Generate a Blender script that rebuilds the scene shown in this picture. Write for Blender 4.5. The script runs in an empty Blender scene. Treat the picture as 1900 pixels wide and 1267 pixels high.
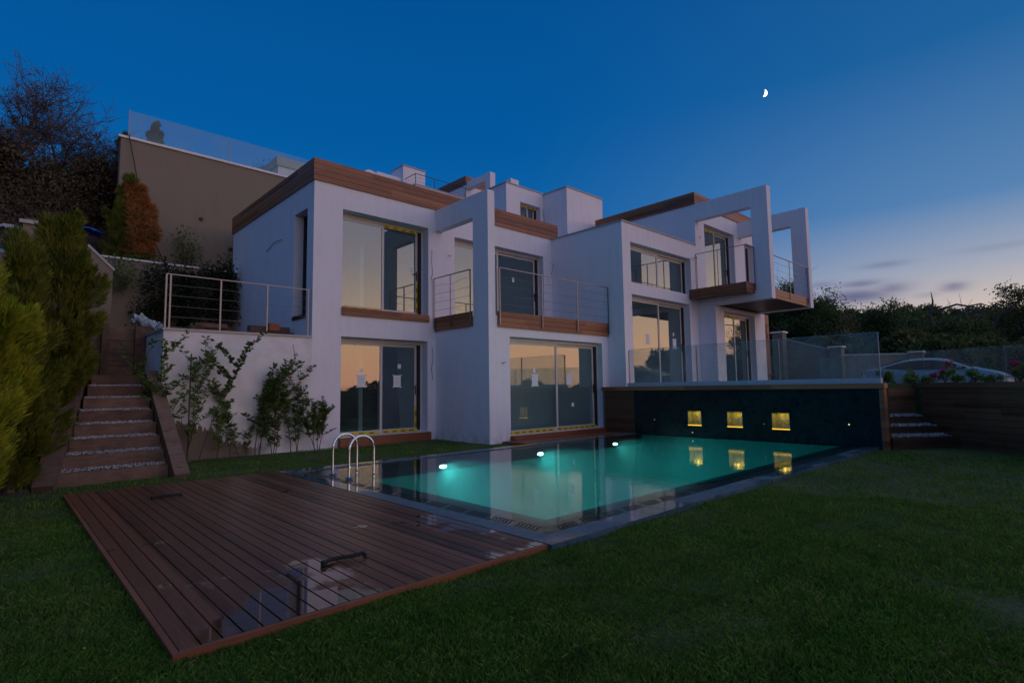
import bpy, math, random
import numpy as np
from mathutils import Vector, Matrix

# ------------------------------------------------------------------ camera
sc = bpy.context.scene
col = sc.collection
CAMZ = 1.4
cam = bpy.data.cameras.new('camera'); cam_o = bpy.data.objects.new('camera', cam); col.objects.link(cam_o)
cam.sensor_width = 36.0; cam.lens = 36 * 1021.665 / 1900; cam.clip_end = 5000; cam.clip_start = 0.05
_yaw, _pit, _rol = math.radians(46.8743), math.radians(4.8986), math.radians(-.77894)
fw = Vector((math.cos(_yaw) * math.cos(_pit), math.sin(_yaw) * math.cos(_pit), math.sin(_pit)))
rt = Vector((math.sin(_yaw), -math.cos(_yaw), 0)); up = rt.cross(fw)
r2 = rt * math.cos(_rol) + up * math.sin(_rol); u2 = -rt * math.sin(_rol) + up * math.cos(_rol)
cam_o.matrix_world = Matrix(((r2.x, u2.x, -fw.x, 0), (r2.y, u2.y, -fw.y, 0), (r2.z, u2.z, -fw.z, CAMZ), (0, 0, 0, 1)))
sc.camera = cam_o
sc.view_settings.view_transform = 'Standard'; sc.view_settings.look = 'None'
sc.view_settings.exposure = 0.0; sc.view_settings.gamma = 1
sc.cycles.max_bounces = 8; sc.cycles.transparent_max_bounces = 14
sc.cycles.diffuse_bounces = 3; sc.cycles.glossy_bounces = 5
sc.cycles.sample_clamp_indirect = 4.0; sc.cycles.caustics_reflective = False; sc.cycles.caustics_refractive = False
sc.cycles.use_denoising = True

# ------------------------------------------------------------------ world: dusk sky, unseen zenith brightened to light lawn, deck and walls
W = bpy.data.worlds.new('World'); sc.world = W; W.use_nodes = True
nt = W.node_tree; nt.nodes.clear()
def N(t, **k):
    n = nt.nodes.new(t)
    for a, b in k.items(): setattr(n, a, b)
    return n
def lk(a, b): nt.links.new(a, b)
def M(op, a, b=None, clamp=False):
    n = N('ShaderNodeMath', operation=op, use_clamp=clamp)
    for i, v in enumerate((a, b)):
        if v is None: continue
        if isinstance(v, (int, float)): n.inputs[i].default_value = v
        else: lk(v, n.inputs[i])
    return n.outputs[0]
tc = N('ShaderNodeTexCoord'); sp = N('ShaderNodeSeparateXYZ'); lk(tc.outputs['Generated'], sp.inputs[0])
el = M('MULTIPLY', M('ARCSINE', sp.outputs[2]), 180 / math.pi)
az = M('MULTIPLY', M('ARCTAN2', sp.outputs[1], sp.outputs[0]), 180 / math.pi)
GLOW = -62.0
cosg = M('COSINE', M('MULTIPLY', M('SUBTRACT', az, GLOW), math.pi / 180))
def ramp(stops):
    r = N('ShaderNodeValToRGB'); e = r.color_ramp.elements
    while len(e) < len(stops): e.new(0.5)
    for i, (p, c) in enumerate(stops): e[i].position = p; e[i].color = (*c, 1)
    mr = N('ShaderNodeMapRange'); mr.inputs[1].default_value = -5; mr.inputs[2].default_value = 75
    lk(el, mr.inputs[0]); lk(mr.outputs[0], r.inputs[0]); return r.outputs[0]
def P_(d): return (d + 5) / 80
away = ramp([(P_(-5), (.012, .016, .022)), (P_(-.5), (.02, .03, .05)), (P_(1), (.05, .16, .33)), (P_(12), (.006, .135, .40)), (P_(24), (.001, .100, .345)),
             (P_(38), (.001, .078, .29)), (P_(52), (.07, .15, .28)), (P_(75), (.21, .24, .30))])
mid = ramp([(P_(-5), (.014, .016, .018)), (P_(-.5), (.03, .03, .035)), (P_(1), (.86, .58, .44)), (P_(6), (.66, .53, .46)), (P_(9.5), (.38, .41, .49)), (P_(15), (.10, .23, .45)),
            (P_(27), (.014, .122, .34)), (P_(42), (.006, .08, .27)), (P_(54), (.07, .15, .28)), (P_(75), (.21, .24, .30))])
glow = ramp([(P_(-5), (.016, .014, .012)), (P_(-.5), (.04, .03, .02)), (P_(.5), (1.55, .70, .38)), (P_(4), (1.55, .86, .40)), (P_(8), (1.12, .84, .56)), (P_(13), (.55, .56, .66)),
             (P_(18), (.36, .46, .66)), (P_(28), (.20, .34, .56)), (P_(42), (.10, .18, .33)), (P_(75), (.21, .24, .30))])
def smooth(v, a, b):
    mr = N('ShaderNodeMapRange', interpolation_type='SMOOTHSTEP'); mr.inputs[1].default_value = a; mr.inputs[2].default_value = b
    lk(v, mr.inputs[0]); return mr.outputs[0]
def mixc(f, a, b):
    m = N('ShaderNodeMix', data_type='RGBA')
    if isinstance(f, float): m.inputs[0].default_value = f
    else: lk(f, m.inputs[0])
    for i, v in ((6, a), (7, b)):
        if isinstance(v, tuple): m.inputs[i].default_value = (*v, 1)
        else: lk(v, m.inputs[i])
    return m.outputs[2]
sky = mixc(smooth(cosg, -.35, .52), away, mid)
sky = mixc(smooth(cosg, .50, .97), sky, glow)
# low evening clouds above the right-hand wood
mp = N('ShaderNodeMapping'); mp.inputs['Scale'].default_value = (9, 9, 34); lk(tc.outputs['Generated'], mp.inputs[0])
nz = N('ShaderNodeTexNoise'); nz.inputs['Scale'].default_value = 1.6; nz.inputs['Detail'].default_value = 5; lk(mp.outputs[0], nz.inputs['Vector'])
cl = None
for (ca, ce, sa, se, st) in ((14.2, 8.75, 1.7, .33, .75), (14.6, 7.7, 3.0, .62, 1.0), (12.2, 8.1, 1.7, .5, .75), (12.4, 10.2, 1.7, .28, .5), (7.8, 7.75, .95, .38, .8), (17.2, 9.0, 1.2, .3, .5),
                             (9.6, 7.3, 1.2, .25, .3), (4.5, 10.5, 3.2, .3, .22), (30, 7.5, 6, .8, .7), (44, 6, 8, .9, .6)):
    q = M('ADD', M('POWER', M('ABSOLUTE', M('DIVIDE', M('SUBTRACT', az, ca), sa)), 2.0), M('POWER', M('ABSOLUTE', M('DIVIDE', M('SUBTRACT', el, ce), se)), 2.0))
    g = M('MULTIPLY', M('EXPONENT', M('MULTIPLY', q, -1.0)), st)
    cl = g if cl is None else M('MAXIMUM', cl, g)
cf = M('MULTIPLY', cl, smooth(nz.outputs[0], .12, .52), True)
sky = mixc(M('MULTIPLY', cf, .92, True), sky, (.115, .125, .245))
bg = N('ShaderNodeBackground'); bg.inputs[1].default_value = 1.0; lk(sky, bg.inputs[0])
wo = N('ShaderNodeOutputWorld'); lk(bg.outputs[0], wo.inputs[0])

# the last of the evening light
sl = bpy.data.lights.new('sun', 'SUN'); sl.energy = .48; sl.angle = math.radians(90); sl.color = (1, .60, .74)
so = bpy.data.objects.new('sun', sl); col.objects.link(so)
_sd = Vector((math.cos(math.radians(GLOW)) * .97, math.sin(math.radians(GLOW)) * .96, .26))
so.rotation_euler = _sd.to_track_quat('Z', 'Y').to_euler()

# ------------------------------------------------------------------ materials
def mat(name):
    m = bpy.data.materials.new(name); m.use_nodes = True; m.node_tree.nodes.clear(); return m
class G:
    """small node-graph helper"""
    def __init__(s, m): s.t = m.node_tree; s.n = s.t.nodes
    def a(s, t, ins=None, **k):
        n = s.n.new(t)
        for x, y in k.items(): setattr(n, x, y)
        for x, y in (ins or {}).items(): s.set(n.inputs[x], y)
        return n
    def set(s, i, v):
        if hasattr(v, 'is_output') or isinstance(v, bpy.types.NodeSocket): s.t.links.new(v, i)
        elif isinstance(v, tuple) and len(v) == 3 and i.type == 'RGBA': i.default_value = (*v, 1)
        else: i.default_value = v
    def pos(s): return s.a('ShaderNodeNewGeometry').outputs['Position']
    def island(s): return s.a('ShaderNodeNewGeometry').outputs['Random Per Island']
    def scale(s, v, sc_): return s.a('ShaderNodeMapping', {'Vector': v, 'Scale': sc_}).outputs[0]
    def noise(s, v, scl, det=4, rough=.55): return s.a('ShaderNodeTexNoise', {'Vector': v, 'Scale': scl, 'Detail': det, 'Roughness': rough}).outputs[0]
    def mth(s, op, a, b=0.0, c=None, clamp=False):
        n = s.a('ShaderNodeMath', operation=op, use_clamp=clamp); s.set(n.inputs[0], a); s.set(n.inputs[1], b)
        if c is not None: s.set(n.inputs[2], c)
        return n.outputs[0]
    def mr(s, v, a, b, c=0.0, d=1.0): return s.a('ShaderNodeMapRange', {0: v, 1: a, 2: b, 3: c, 4: d}).outputs[0]
    def mix(s, f, a, b): 
        n = s.a('ShaderNodeMix', data_type='RGBA'); s.set(n.inputs[0], f); s.set(n.inputs[6], a); s.set(n.inputs[7], b); return n.outputs[2]
    def bump(s, h, st=.3, d=.01): return s.a('ShaderNodeBump', {'Height': h, 'Strength': st, 'Distance': d}).outputs[0]
    def pr(s, base, rough=.5, normal=None, **k):
        ins = {'Base Color': base, 'Roughness': rough}
        if normal is not None: ins['Normal'] = normal
        ins.update(k); return s.a('ShaderNodeBsdfPrincipled', ins).outputs[0]
    def out(s, sh): s.a('ShaderNodeOutputMaterial', {0: sh})

def m_plain(name, c, rough=.5, var=.12, scl=3, bump=0, metallic=0.0, bs=60, spec=.5):
    m = mat(name); g = G(m); p = g.pos()
    f = g.noise(p, scl, 5)
    cc = g.mix(g.mr(f, .3, .7), tuple(x * (1 - var) for x in c), tuple(min(1, x * (1 + var)) for x in c))
    nrm = g.bump(g.noise(p, bs, 3), bump, .004) if bump else None
    g.out(g.pr(cc, rough, nrm, Metallic=metallic, **{'Specular IOR Level': spec})); return m

def m_stucco(name, c, dirt=.12):
    m = mat(name); g = G(m); p = g.pos()
    big = g.noise(p, .7, 5, .6); streak = g.noise(g.scale(p, (5, 5, .5)), 1.4, 4, .6)
    f = g.mth('MULTIPLY', g.mr(big, .35, .75), g.mr(streak, .35, .8), clamp=True)
    cc = g.mix(g.mth('MULTIPLY', f, dirt * 3), c, tuple(x * .62 for x in c))
    zz = g.a('ShaderNodeSeparateXYZ', {0: p}).outputs[2]
    spl = g.mth('MULTIPLY', g.mr(zz, .35, -.02), g.mr(g.noise(p, 5, 5), .42, .7), clamp=True)
    cc = g.mix(g.mth('MULTIPLY', spl, .55), cc, tuple(x * .42 for x in c))
    nrm = g.bump(g.mth('ADD', g.noise(p, 90, 3), g.mth('MULTIPLY', g.noise(p, 6, 3), 1.5)), .35, .004)
    g.out(g.pr(cc, .9, nrm, **{'Specular IOR Level': .2})); return m

def m_boards(name, ca, cb, bw=.145, long=2.4, axis='z', rough=.5, z0=0.0, wet=False, grain=1.0):
    """boards: one random tone per board, grain stretched along it"""
    m = mat(name); g = G(m); p = g.pos()
    if axis == 'z': gs = (3, 3, 60); cellv = (1 / long, 1 / long, 1 / bw)
    elif axis == 'x': gs = (60, 3, 60); cellv = (1 / bw, 1 / long, 0)
    s3 = g.a('ShaderNodeSeparateXYZ', {0: g.scale(p, cellv)})
    fl = [g.mth('FLOOR', g.mth('ADD', s3.outputs[i], (.13, .37, -z0 / bw)[i])) for i in range(3)]
    cv = g.a('ShaderNodeCombineXYZ', {0: fl[0], 1: fl[1], 2: fl[2]}).outputs[0]
    if axis == 'z':   # offset joints from board to board
        sh = g.a('ShaderNodeTexWhiteNoise', {'W': fl[2]}, noise_dimensions='1D').outputs[0]
        f0 = g.mth('FLOOR', g.mth('ADD', g.mth('ADD', s3.outputs[0], sh), .1)); f1 = g.mth('FLOOR', g.mth('ADD', g.mth('ADD', s3.outputs[1], sh), .1))
        cv = g.a('ShaderNodeCombineXYZ', {0: f0, 1: f1, 2: fl[2]}).outputs[0]
    wn = g.a('ShaderNodeTexWhiteNoise', {'Vector': cv}, noise_dimensions='3D')
    off = g.a('ShaderNodeVectorMath', {0: wn.outputs[1], 1: (7, 7, 7)}, operation='MULTIPLY').outputs[0]
    pp = g.a('ShaderNodeVectorMath', {0: p, 1: off}, operation='ADD').outputs[0]
    gr = g.noise(g.scale(pp, gs), 1.0, 6, .65)
    wv = g.a('ShaderNodeTexWave', {'Vector': g.scale(pp, (1.2, 1.2, 12) if axis == 'z' else (12, .8, 1)), 'Scale': 2.2, 'Distortion': 9, 'Detail': 3, 'Detail Scale': .7}, bands_direction='Z' if axis == 'z' else 'X').outputs[1]
    f = g.mth('ADD', g.mth('MULTIPLY', g.mr(gr, .3, .7), .6 * grain), g.mth('MULTIPLY', wv, .3 * grain))
    f = g.mth('ADD', g.mth('MULTIPLY', f, .62), g.mth('MULTIPLY', g.mth('SUBTRACT', wn.outputs[0], .3), .60), clamp=True)
    cc = g.mix(f, ca, cb)
    if wet:
        y = g.a('ShaderNodeSeparateXYZ', {0: p})
        big = g.noise(p, .9, 4, .55); sm = g.noise(p, 6.0, 4, .6)
        bias = g.mr(y.outputs[1], 3.6, 5.6, .13, -.045)
        pud = g.mth('ADD', g.mth('ADD', big, bias), g.mth('MULTIPLY', g.mth('SUBTRACT', sm, .5), .055))
        pud = g.a('ShaderNodeMapRange', {0: pud, 1: .595, 2: .64}, interpolation_type='SMOOTHSTEP').outputs[0]
        cc = g.mix(g.mth('MULTIPLY', pud, .55), cc, tuple(x * .45 for x in ca))
        ro = g.mix(pud, (rough, rough, rough), (.03, .03, .03))
        hh = g.mth('MULTIPLY', gr, g.mth('SUBTRACT', 1.0, pud))
        nrm = g.bump(hh, .35, .004)
        g.out(g.pr(cc, ro, nrm, **{'Specular IOR Level': .27, 'Coat Weight': g.mth('MULTIPLY', pud, .9), 'Coat Roughness': .02})); return m
    nrm = g.bump(gr, .3, .003)
    g.out(g.pr(cc, rough, nrm)); return m

def m_glass(name, refl, tint, milky=0.0, ior=1.5, dust=(.5, .55, .55), rt_=(.92, .96, .94)):
    m = mat(name); g = G(m)
    fr = g.a('ShaderNodeFresnel', {'IOR': ior}).outputs[0]
    bf = g.a('ShaderNodeNewGeometry').outputs['Backfacing']; f = g.mth('MULTIPLY', g.mth('ADD', fr, refl, clamp=True), g.mth('SUBTRACT', 1.0, bf), clamp=True)
    p = g.pos()
    nrm = g.bump(g.noise(p, 1.1, 2), .05, .02) if refl > .2 else None
    gl = g.a('ShaderNodeBsdfGlossy', {'Color': rt_, 'Roughness': .003})
    if nrm is not None: g.set(gl.inputs['Normal'], nrm)
    tr = g.a('ShaderNodeBsdfTransparent', {'Color': tint}).outputs[0]
    if milky:
        di = g.a('ShaderNodeBsdfDiffuse', {'Color': dust}).outputs[0]
        sp_ = g.noise(p, 55, 4, .75); bg_ = g.noise(p, 1.7, 3)
        k = g.mth('MULTIPLY', g.mth('ADD', g.mr(sp_, .52, .72), .35), g.mth('MULTIPLY', g.mr(bg_, .3, .7, .5, 1.5), milky), clamp=True)
        tr = g.a('ShaderNodeMixShader', {0: k, 1: tr, 2: di}).outputs[0]
    g.out(g.a('ShaderNodeMixShader', {0: f, 1: tr, 2: gl.outputs[0]}).outputs[0]); return m

def m_leaf(name, cs, trans=.25, rough=.6, patch=1.0, wr=.55):
    m = mat(name); g = G(m)
    r = g.island(); p = g.pos()
    f = g.mth('ADD', g.mth('MULTIPLY', r, wr), g.mth('MULTIPLY', g.mr(g.noise(p, patch, 3), .32, .68), 1 - wr), clamp=True)
    cr = g.a('ShaderNodeValToRGB', {0: f}); e = cr.color_ramp.elements
    while len(e) < len(cs): e.new(.5)
    for i, c in enumerate(cs): e[i].position = i / (len(cs) - 1); e[i].color = (*c, 1)
    d = g.pr(cr.outputs[0], rough, **{'Specular IOR Level': .25})
    t = g.a('ShaderNodeBsdfTranslucent', {'Color': cr.outputs[0]}).outputs[0]
    g.out(g.a('ShaderNodeMixShader', {0: trans, 1: d, 2: t}).outputs[0]); return m

def m_emit(name, c, s):
    m = mat(name); g = G(m); g.out(g.a('ShaderNodeEmission', {0: c, 1: s}).outputs[0]); return m

MT = {}
MT['stucco'] = m_stucco('white_stucco', (.85, .82, .89), .15)
MT['beige'] = m_stucco('beige_render', (.255, .215, .165), .16)
MT['clad'] = m_boards('thermo_wood', (.14, .044, .018), (.47, .185, .082), .145)
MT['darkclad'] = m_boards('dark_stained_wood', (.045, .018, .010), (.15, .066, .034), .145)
MT['deckwood'] = m_boards('wet_deck_wood', (.045, .016, .009), (.27, .105, .055), .11154, 30, 'x', .36, wet=True)
MT['deckred'] = m_boards('deck_edge_wood', (.16, .05, .024), (.32, .11, .05), .2)
m = mat('old_sleeper_wood'); g = G(m); p = g.pos(); oi = g.a('ShaderNodeObjectInfo').outputs['Random']
gr_ = g.noise(g.scale(p, (3, 3, 45)), 1.0, 6, .7); bl_ = g.noise(p, 3.2, 5, .65)
f = g.mth('ADD', g.mth('MULTIPLY', g.mr(gr_, .3, .7), .35), g.mth('ADD', g.mth('MULTIPLY', oi, .35), g.mth('MULTIPLY', g.mr(bl_, .35, .65), .35)), clamp=True)
cc = g.mix(f, (.024, .014, .010), (.24, .155, .115)); cc = g.mix(g.mr(g.noise(g.scale(p, (2, 2, 30)), 2.0, 4), .64, .70), cc, (.02, .014, .012))
g.out(g.pr(cc, .9, g.bump(g.mth('ADD', gr_, bl_), .7, .012))); MT['sleeper'] = m
MT['interior'] = m_plain('interior_plaster', (.72, .80, .80), .9, .1)
MT['frame'] = m_plain('aluminium_frame', (.62, .56, .54), .38, .05, bump=0)
MT['track'] = m_plain('black_track', (.012, .012, .014), .5)
MT['cap'] = m_plain('parapet_cap', (.40, .39, .40), .45, .1)
MT['whitecap'] = m_plain('white_cap', (.78, .77, .78), .6, .06)
MT['curb'] = m_plain('curb_metal', (.40, .44, .54), .5, .05)
MT['steel'] = m_plain('stainless_steel', (.24, .23, .24), .42, .04, metallic=1.0)
MT['chrome'] = m_plain('polished_steel', (.82, .82, .84), .09, .03, metallic=1.0)
MT['bluepl'] = m_plain('blue_plastic', (.01, .12, .38), .35, .05)
MT['black'] = m_plain('black_rubber', (.012, .012, .013), .6)
MT['paper'] = m_plain('white_paper', (.82, .84, .88), .8, .04)
MT['asphalt'] = m_plain('asphalt', (.05, .05, .052), .85, .2, bump=.3)
MT['winglass'] = m_glass('tinted_window_glass', .19, (.78, .88, .86), .075, dust=(.42, .55, .56), ior=1.35, rt_=(.90, .93, .86))  # dust film, its added pale haze also brightens the dark panes
MT['railglass'] = m_glass('balustrade_glass', .0, (.90, .94, .94), .23, 1.45, dust=(.52, .56, .58))
MT['railglass2'] = m_glass('far_balustrade_glass', .0, (.84, .93, .93), .26, 1.45, dust=(.34, .50, .52))
MT['concrete'] = m_plain('road_wall_render', (.20, .18, .16), .9, .15, bump=.2)
MT['moon'] = m_emit('moonlit_rock', (1, .97, .94), 3.2)
MT['lampw'] = m_emit('lit_lamp_lens', (.75, .96, 1.0), 60)
MT['lampy'] = m_emit('amber_strip', (1.0, .60, .04), 1.3)
MT['lampc'] = m_emit('amber_lamp', (1.0, .62, .12), 22)
MT['lampg'] = m_emit('lamp_and_glint_glow', (.75, .9, .35), 1.1)
MT['brick'] = m_plain('red_brick', (.30, .095, .045), .85, .3, 9, .3)
MT['plastic'] = m_glass('clear_plastic', .05, (.75, .78, .82), .5, 1.45, dust=(.8, .82, .88))
MT['tarp'] = m_plain('blue_tarp', (.01, .09, .42), .5, .2)
MT['paint'] = m_plain('silver_blue_paint', (.38, .45, .58), .25, .03, metallic=.3)
MT['carglass'] = m_plain('car_glass', (.010, .02, .028), .08, .02, spec=.22)
MT['rim'] = m_plain('alloy', (.4, .4, .42), .3, metallic=1.0)
MT['yellow'] = m_plain('yellow_tape', (.72, .50, .02), .4, .06)
MT['bark'] = m_plain('bark', (.12, .085, .075), .9, .4, 12, .4)
MT['greybark'] = m_plain('grey_dead_bark', (.11, .09, .085), .9, .3, 12, .3)
MT['stem'] = m_plain('shrub_stem', (.10, .075, .06), .8, .3, 12)
MT['pebble'] = None
m = mat('white_pebbles'); g = G(m); g.out(g.pr(g.mix(g.island(), (.10, .10, .11), (.66, .66, .70)), .6)); MT['pebble'] = m
m = mat('black_teal_stone'); g = G(m); p = g.pos()   # polished dark stone of the feature wall
a_ = g.noise(p, 2.0, 6, .62); b_ = g.noise(p, 9, 5, .7); c_ = g.a('ShaderNodeTexVoronoi', {'Vector': p, 'Scale': 7}, feature='F1').outputs[0]
cc = g.mix(g.mr(a_, .35, .7), (.003, .010, .013), (.007, .024, .028)); cc = g.mix(g.mth('MULTIPLY', g.mr(b_, .58, .76), .6), cc, (.03, .085, .095))
tl = g.a('ShaderNodeSeparateXYZ', {0: g.scale(p, (0, 1 / .6, 1 / .6))})
ey = g.mth('ABSOLUTE', g.mth('SUBTRACT', g.mth('FRACT', tl.outputs[1]), .5)); ez = g.mth('ABSOLUTE', g.mth('SUBTRACT', g.mth('FRACT', tl.outputs[2]), .5))
jt = g.mr(g.mth('MAXIMUM', ey, ez), .494, .497)
cc = g.mix(jt, cc, (.003, .006, .007))
g.out(g.pr(cc, g.mr(b_, .4, .7, .25, .5), g.bump(b_, .12, .004), **{'Specular IOR Level': .25})); MT['darkstone'] = m
m = mat('niche_stone'); g = G(m); p = g.pos(); g.out(g.pr(g.mix(g.mr(g.noise(p, 14, 5, .7), .4, .65), (.22, .20, .12), (.52, .48, .32)), .5)); MT['nichestone'] = m
m = mat('wet_coping_stone'); g = G(m); p = g.pos()
a_ = g.noise(p, .6, 3, .5); b_ = g.noise(p, 12, 5, .65)
wetm = g.a('ShaderNodeMapRange', {0: a_, 1: .44, 2: .54}, interpolation_type='SMOOTHSTEP').outputs[0]
cc = g.mix(g.mr(b_, .35, .7), (.045, .095, .13), (.09, .17, .22)); cc = g.mix(g.mth('MULTIPLY', wetm, .35), cc, (.04, .06, .08))
g.out(g.pr(cc, g.mr(wetm, 0, 1, .42, .05), g.bump(b_, .1, .003), **{'Specular IOR Level': .6})); MT['coping'] = m
m = mat('shelf_stone'); g = G(m); p = g.pos(); g.out(g.pr(g.mix(g.noise(p, 6, 4), (.012, .018, .022), (.035, .045, .05)), .3)); MT['shelf'] = m
m = mat('pool_mosaic'); g = G(m); p = g.pos()
mos = g.a('ShaderNodeTexWhiteNoise', {'Vector': g.a('ShaderNodeVectorMath', {0: g.scale(p, (18, 18, 18))}, operation='FLOOR').outputs[0]}, noise_dimensions='3D').outputs[0]
g.out(g.pr(g.mix(g.mth('MULTIPLY', mos, .6), (.035, .52, .50), (.10, .66, .62)), .35)); MT['mosaic'] = m
m = mat('pool_water'); g = G(m); p = g.pos()
hh = g.mth('ADD', g.noise(g.scale(p, (1, 1, 1)), 7, 3), g.mth('MULTIPLY', g.noise(p, 1.2, 2), 1.2))
s_ = g.a('ShaderNodeSeparateXYZ', {0: p})
near = g.mth('MULTIPLY', g.mr(s_.outputs[0], 5.6, 4.0), g.mr(s_.outputs[1], 6.8, 8.6), clamp=True)
hh = g.mth('ADD', hh, g.mth('MULTIPLY', g.noise(g.scale(p, (1, 2.4, 1)), 16, 2), g.mth('MULTIPLY', near, 2.6)))
nrm = g.bump(hh, .16, .010)
fr = g.a('ShaderNodeFresnel', {'IOR': 1.33, 'Normal': nrm}).outputs[0]
gl = g.a('ShaderNodeBsdfGlossy', {'Color': (1, 1, 1), 'Roughness': .012, 'Normal': nrm}).outputs[0]
tr = g.a('ShaderNodeBsdfTransparent', {'Color': (.42, .92, .88)}).outputs[0]
g.out(g.a('ShaderNodeMixShader', {0: g.mth('MULTIPLY', fr, 1.15, clamp=True), 1: tr, 2: gl}).outputs[0]); MT['water'] = m
m = mat('lawn_soil'); g = G(m); p = g.pos()
cc = g.mix(g.mr(g.noise(p, 1.0, 5), .35, .65), (.040, .060, .018), (.075, .105, .030)); cc = g.mix(g.mr(g.noise(p, 25, 4), .5, .75), cc, (.012, .016, .007))
g.out(g.pr(cc, .95, g.bump(g.noise(p, 40, 4), .6, .03))); MT['lawn'] = m
m = mat('hill_earth'); g = G(m); p = g.pos()
cc = g.mix(g.mr(g.noise(p, 1.5, 6, .7), .35, .65), (.045, .032, .028), (.13, .10, .085)); cc = g.mix(g.mr(g.noise(p, 9, 5, .7), .60, .74), cc, (.17, .15, .15))
g.out(g.pr(cc, .95, g.bump(g.noise(p, 8, 6, .7), .8, .12))); MT['earth'] = m
m = mat('grass_blades'); g = G(m); p = g.pos(); r = g.island()
pt = g.mr(g.noise(p, .55, 4, .6), .35, .68); fine = g.mr(g.noise(p, 3.2, 3), .4, .68)
cc = g.mix(r, (.05, .14, .014), (.28, .46, .075)); cc = g.mix(g.mth('MULTIPLY', pt, .8), cc, (.19, .26, .055)); cc = g.mix(g.mth('MULTIPLY', fine, .5), cc, (.035, .12, .018))
sv = g.a('ShaderNodeTexBrick', {'Vector': g.a('ShaderNodeMapping', {'Vector': g.a('ShaderNodeVectorMath', {0: p, 1: g.a('ShaderNodeVectorMath', {0: g.a('ShaderNodeTexNoise', {'Vector': p, 'Scale': 1.5}).outputs[1], 1: (.3, .3, 0)}, operation='MULTIPLY').outputs[0]}, operation='ADD').outputs[0], 'Rotation': (0, 0, .12)}).outputs[0], 'Scale': 1.0, 'Mortar Size': .035, 'Mortar Smooth': .6, 'Brick Width': 1.9, 'Row Height': .62, 'Color1': (0, 0, 0), 'Color2': (1, 1, 1)})
cc = g.mix(g.mth('MULTIPLY', g.a('ShaderNodeSeparateColor', {0: sv.outputs[0]}).outputs[0], .38), cc, (.05, .20, .015)); cc = g.mix(g.mth('MULTIPLY', sv.outputs[1], .28), cc, (.04, .06, .015))
dry = g.mth('GREATER_THAN', r, .965); cc = g.mix(dry, cc, (.34, .28, .14))
d = g.pr(cc, .6, **{'Specular IOR Level': .2}); t = g.a('ShaderNodeBsdfTranslucent', {'Color': cc}).outputs[0]
g.out(g.a('ShaderNodeMixShader', {0: .5, 1: d, 2: t}).outputs[0]); MT['grass'] = m
MT['conifer'] = m_leaf('yellow_green_needles', [(.08, .12, .010), (.22, .28, .018), (.38, .40, .03), (.50, .48, .05)], .35, patch=5, wr=.3)
MT['conifer2'] = m_leaf('green_needles', [(.05, .075, .012), (.11, .14, .018), (.20, .22, .03), (.30, .27, .05)], .35, patch=5, wr=.3)
MT['orange'] = m_leaf('rusty_dry_needles', [(.20, .08, .03), (.42, .17, .06), (.55, .25, .09)], .2, patch=2)
MT['greycon'] = m_leaf('grey_needles', [(.06, .08, .07), (.14, .17, .15)], .2)
MT['leaf'] = m_leaf('shrub_leaves', [(.045, .085, .024), (.09, .15, .04), (.14, .22, .06)], .35, .4)
MT['leaflite'] = m_leaf('light_shrub_leaves', [(.05, .10, .02), (.11, .19, .035), (.16, .25, .06)], .3, .5)
MT['leafdark'] = m_leaf('dark_ivy', [(.008, .016, .007), (.022, .038, .014), (.04, .06, .022)], .2, .4)
MT['forest'] = m_leaf('wood_foliage', [(.04, .07, .028), (.09, .13, .04), (.15, .16, .05), (.24, .17, .09)], .25, patch=.16)
MT['treeA'] = m_leaf('green_tree_leaves', [(.04, .07, .025), (.08, .13, .04), (.12, .17, .05)], .25, patch=.4)
MT['treeB'] = m_leaf('olive_tree_leaves', [(.06, .07, .025), (.14, .14, .05), (.24, .19, .09)], .25, patch=.4)
MT['treeR'] = m_leaf('russet_leaves', [(.06, .03, .014), (.16, .06, .03), (.10, .08, .03)], .25, patch=.4)
MT['brush'] = m_leaf('dark_hill_brush', [(.05, .038, .034), (.11, .07, .055), (.09, .09, .045), (.18, .10, .075)], .15, patch=.5)
MT['pink'] = m_leaf('magenta_flowers', [(.30, .012, .12), (.55, .03, .20)], .3)

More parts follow.
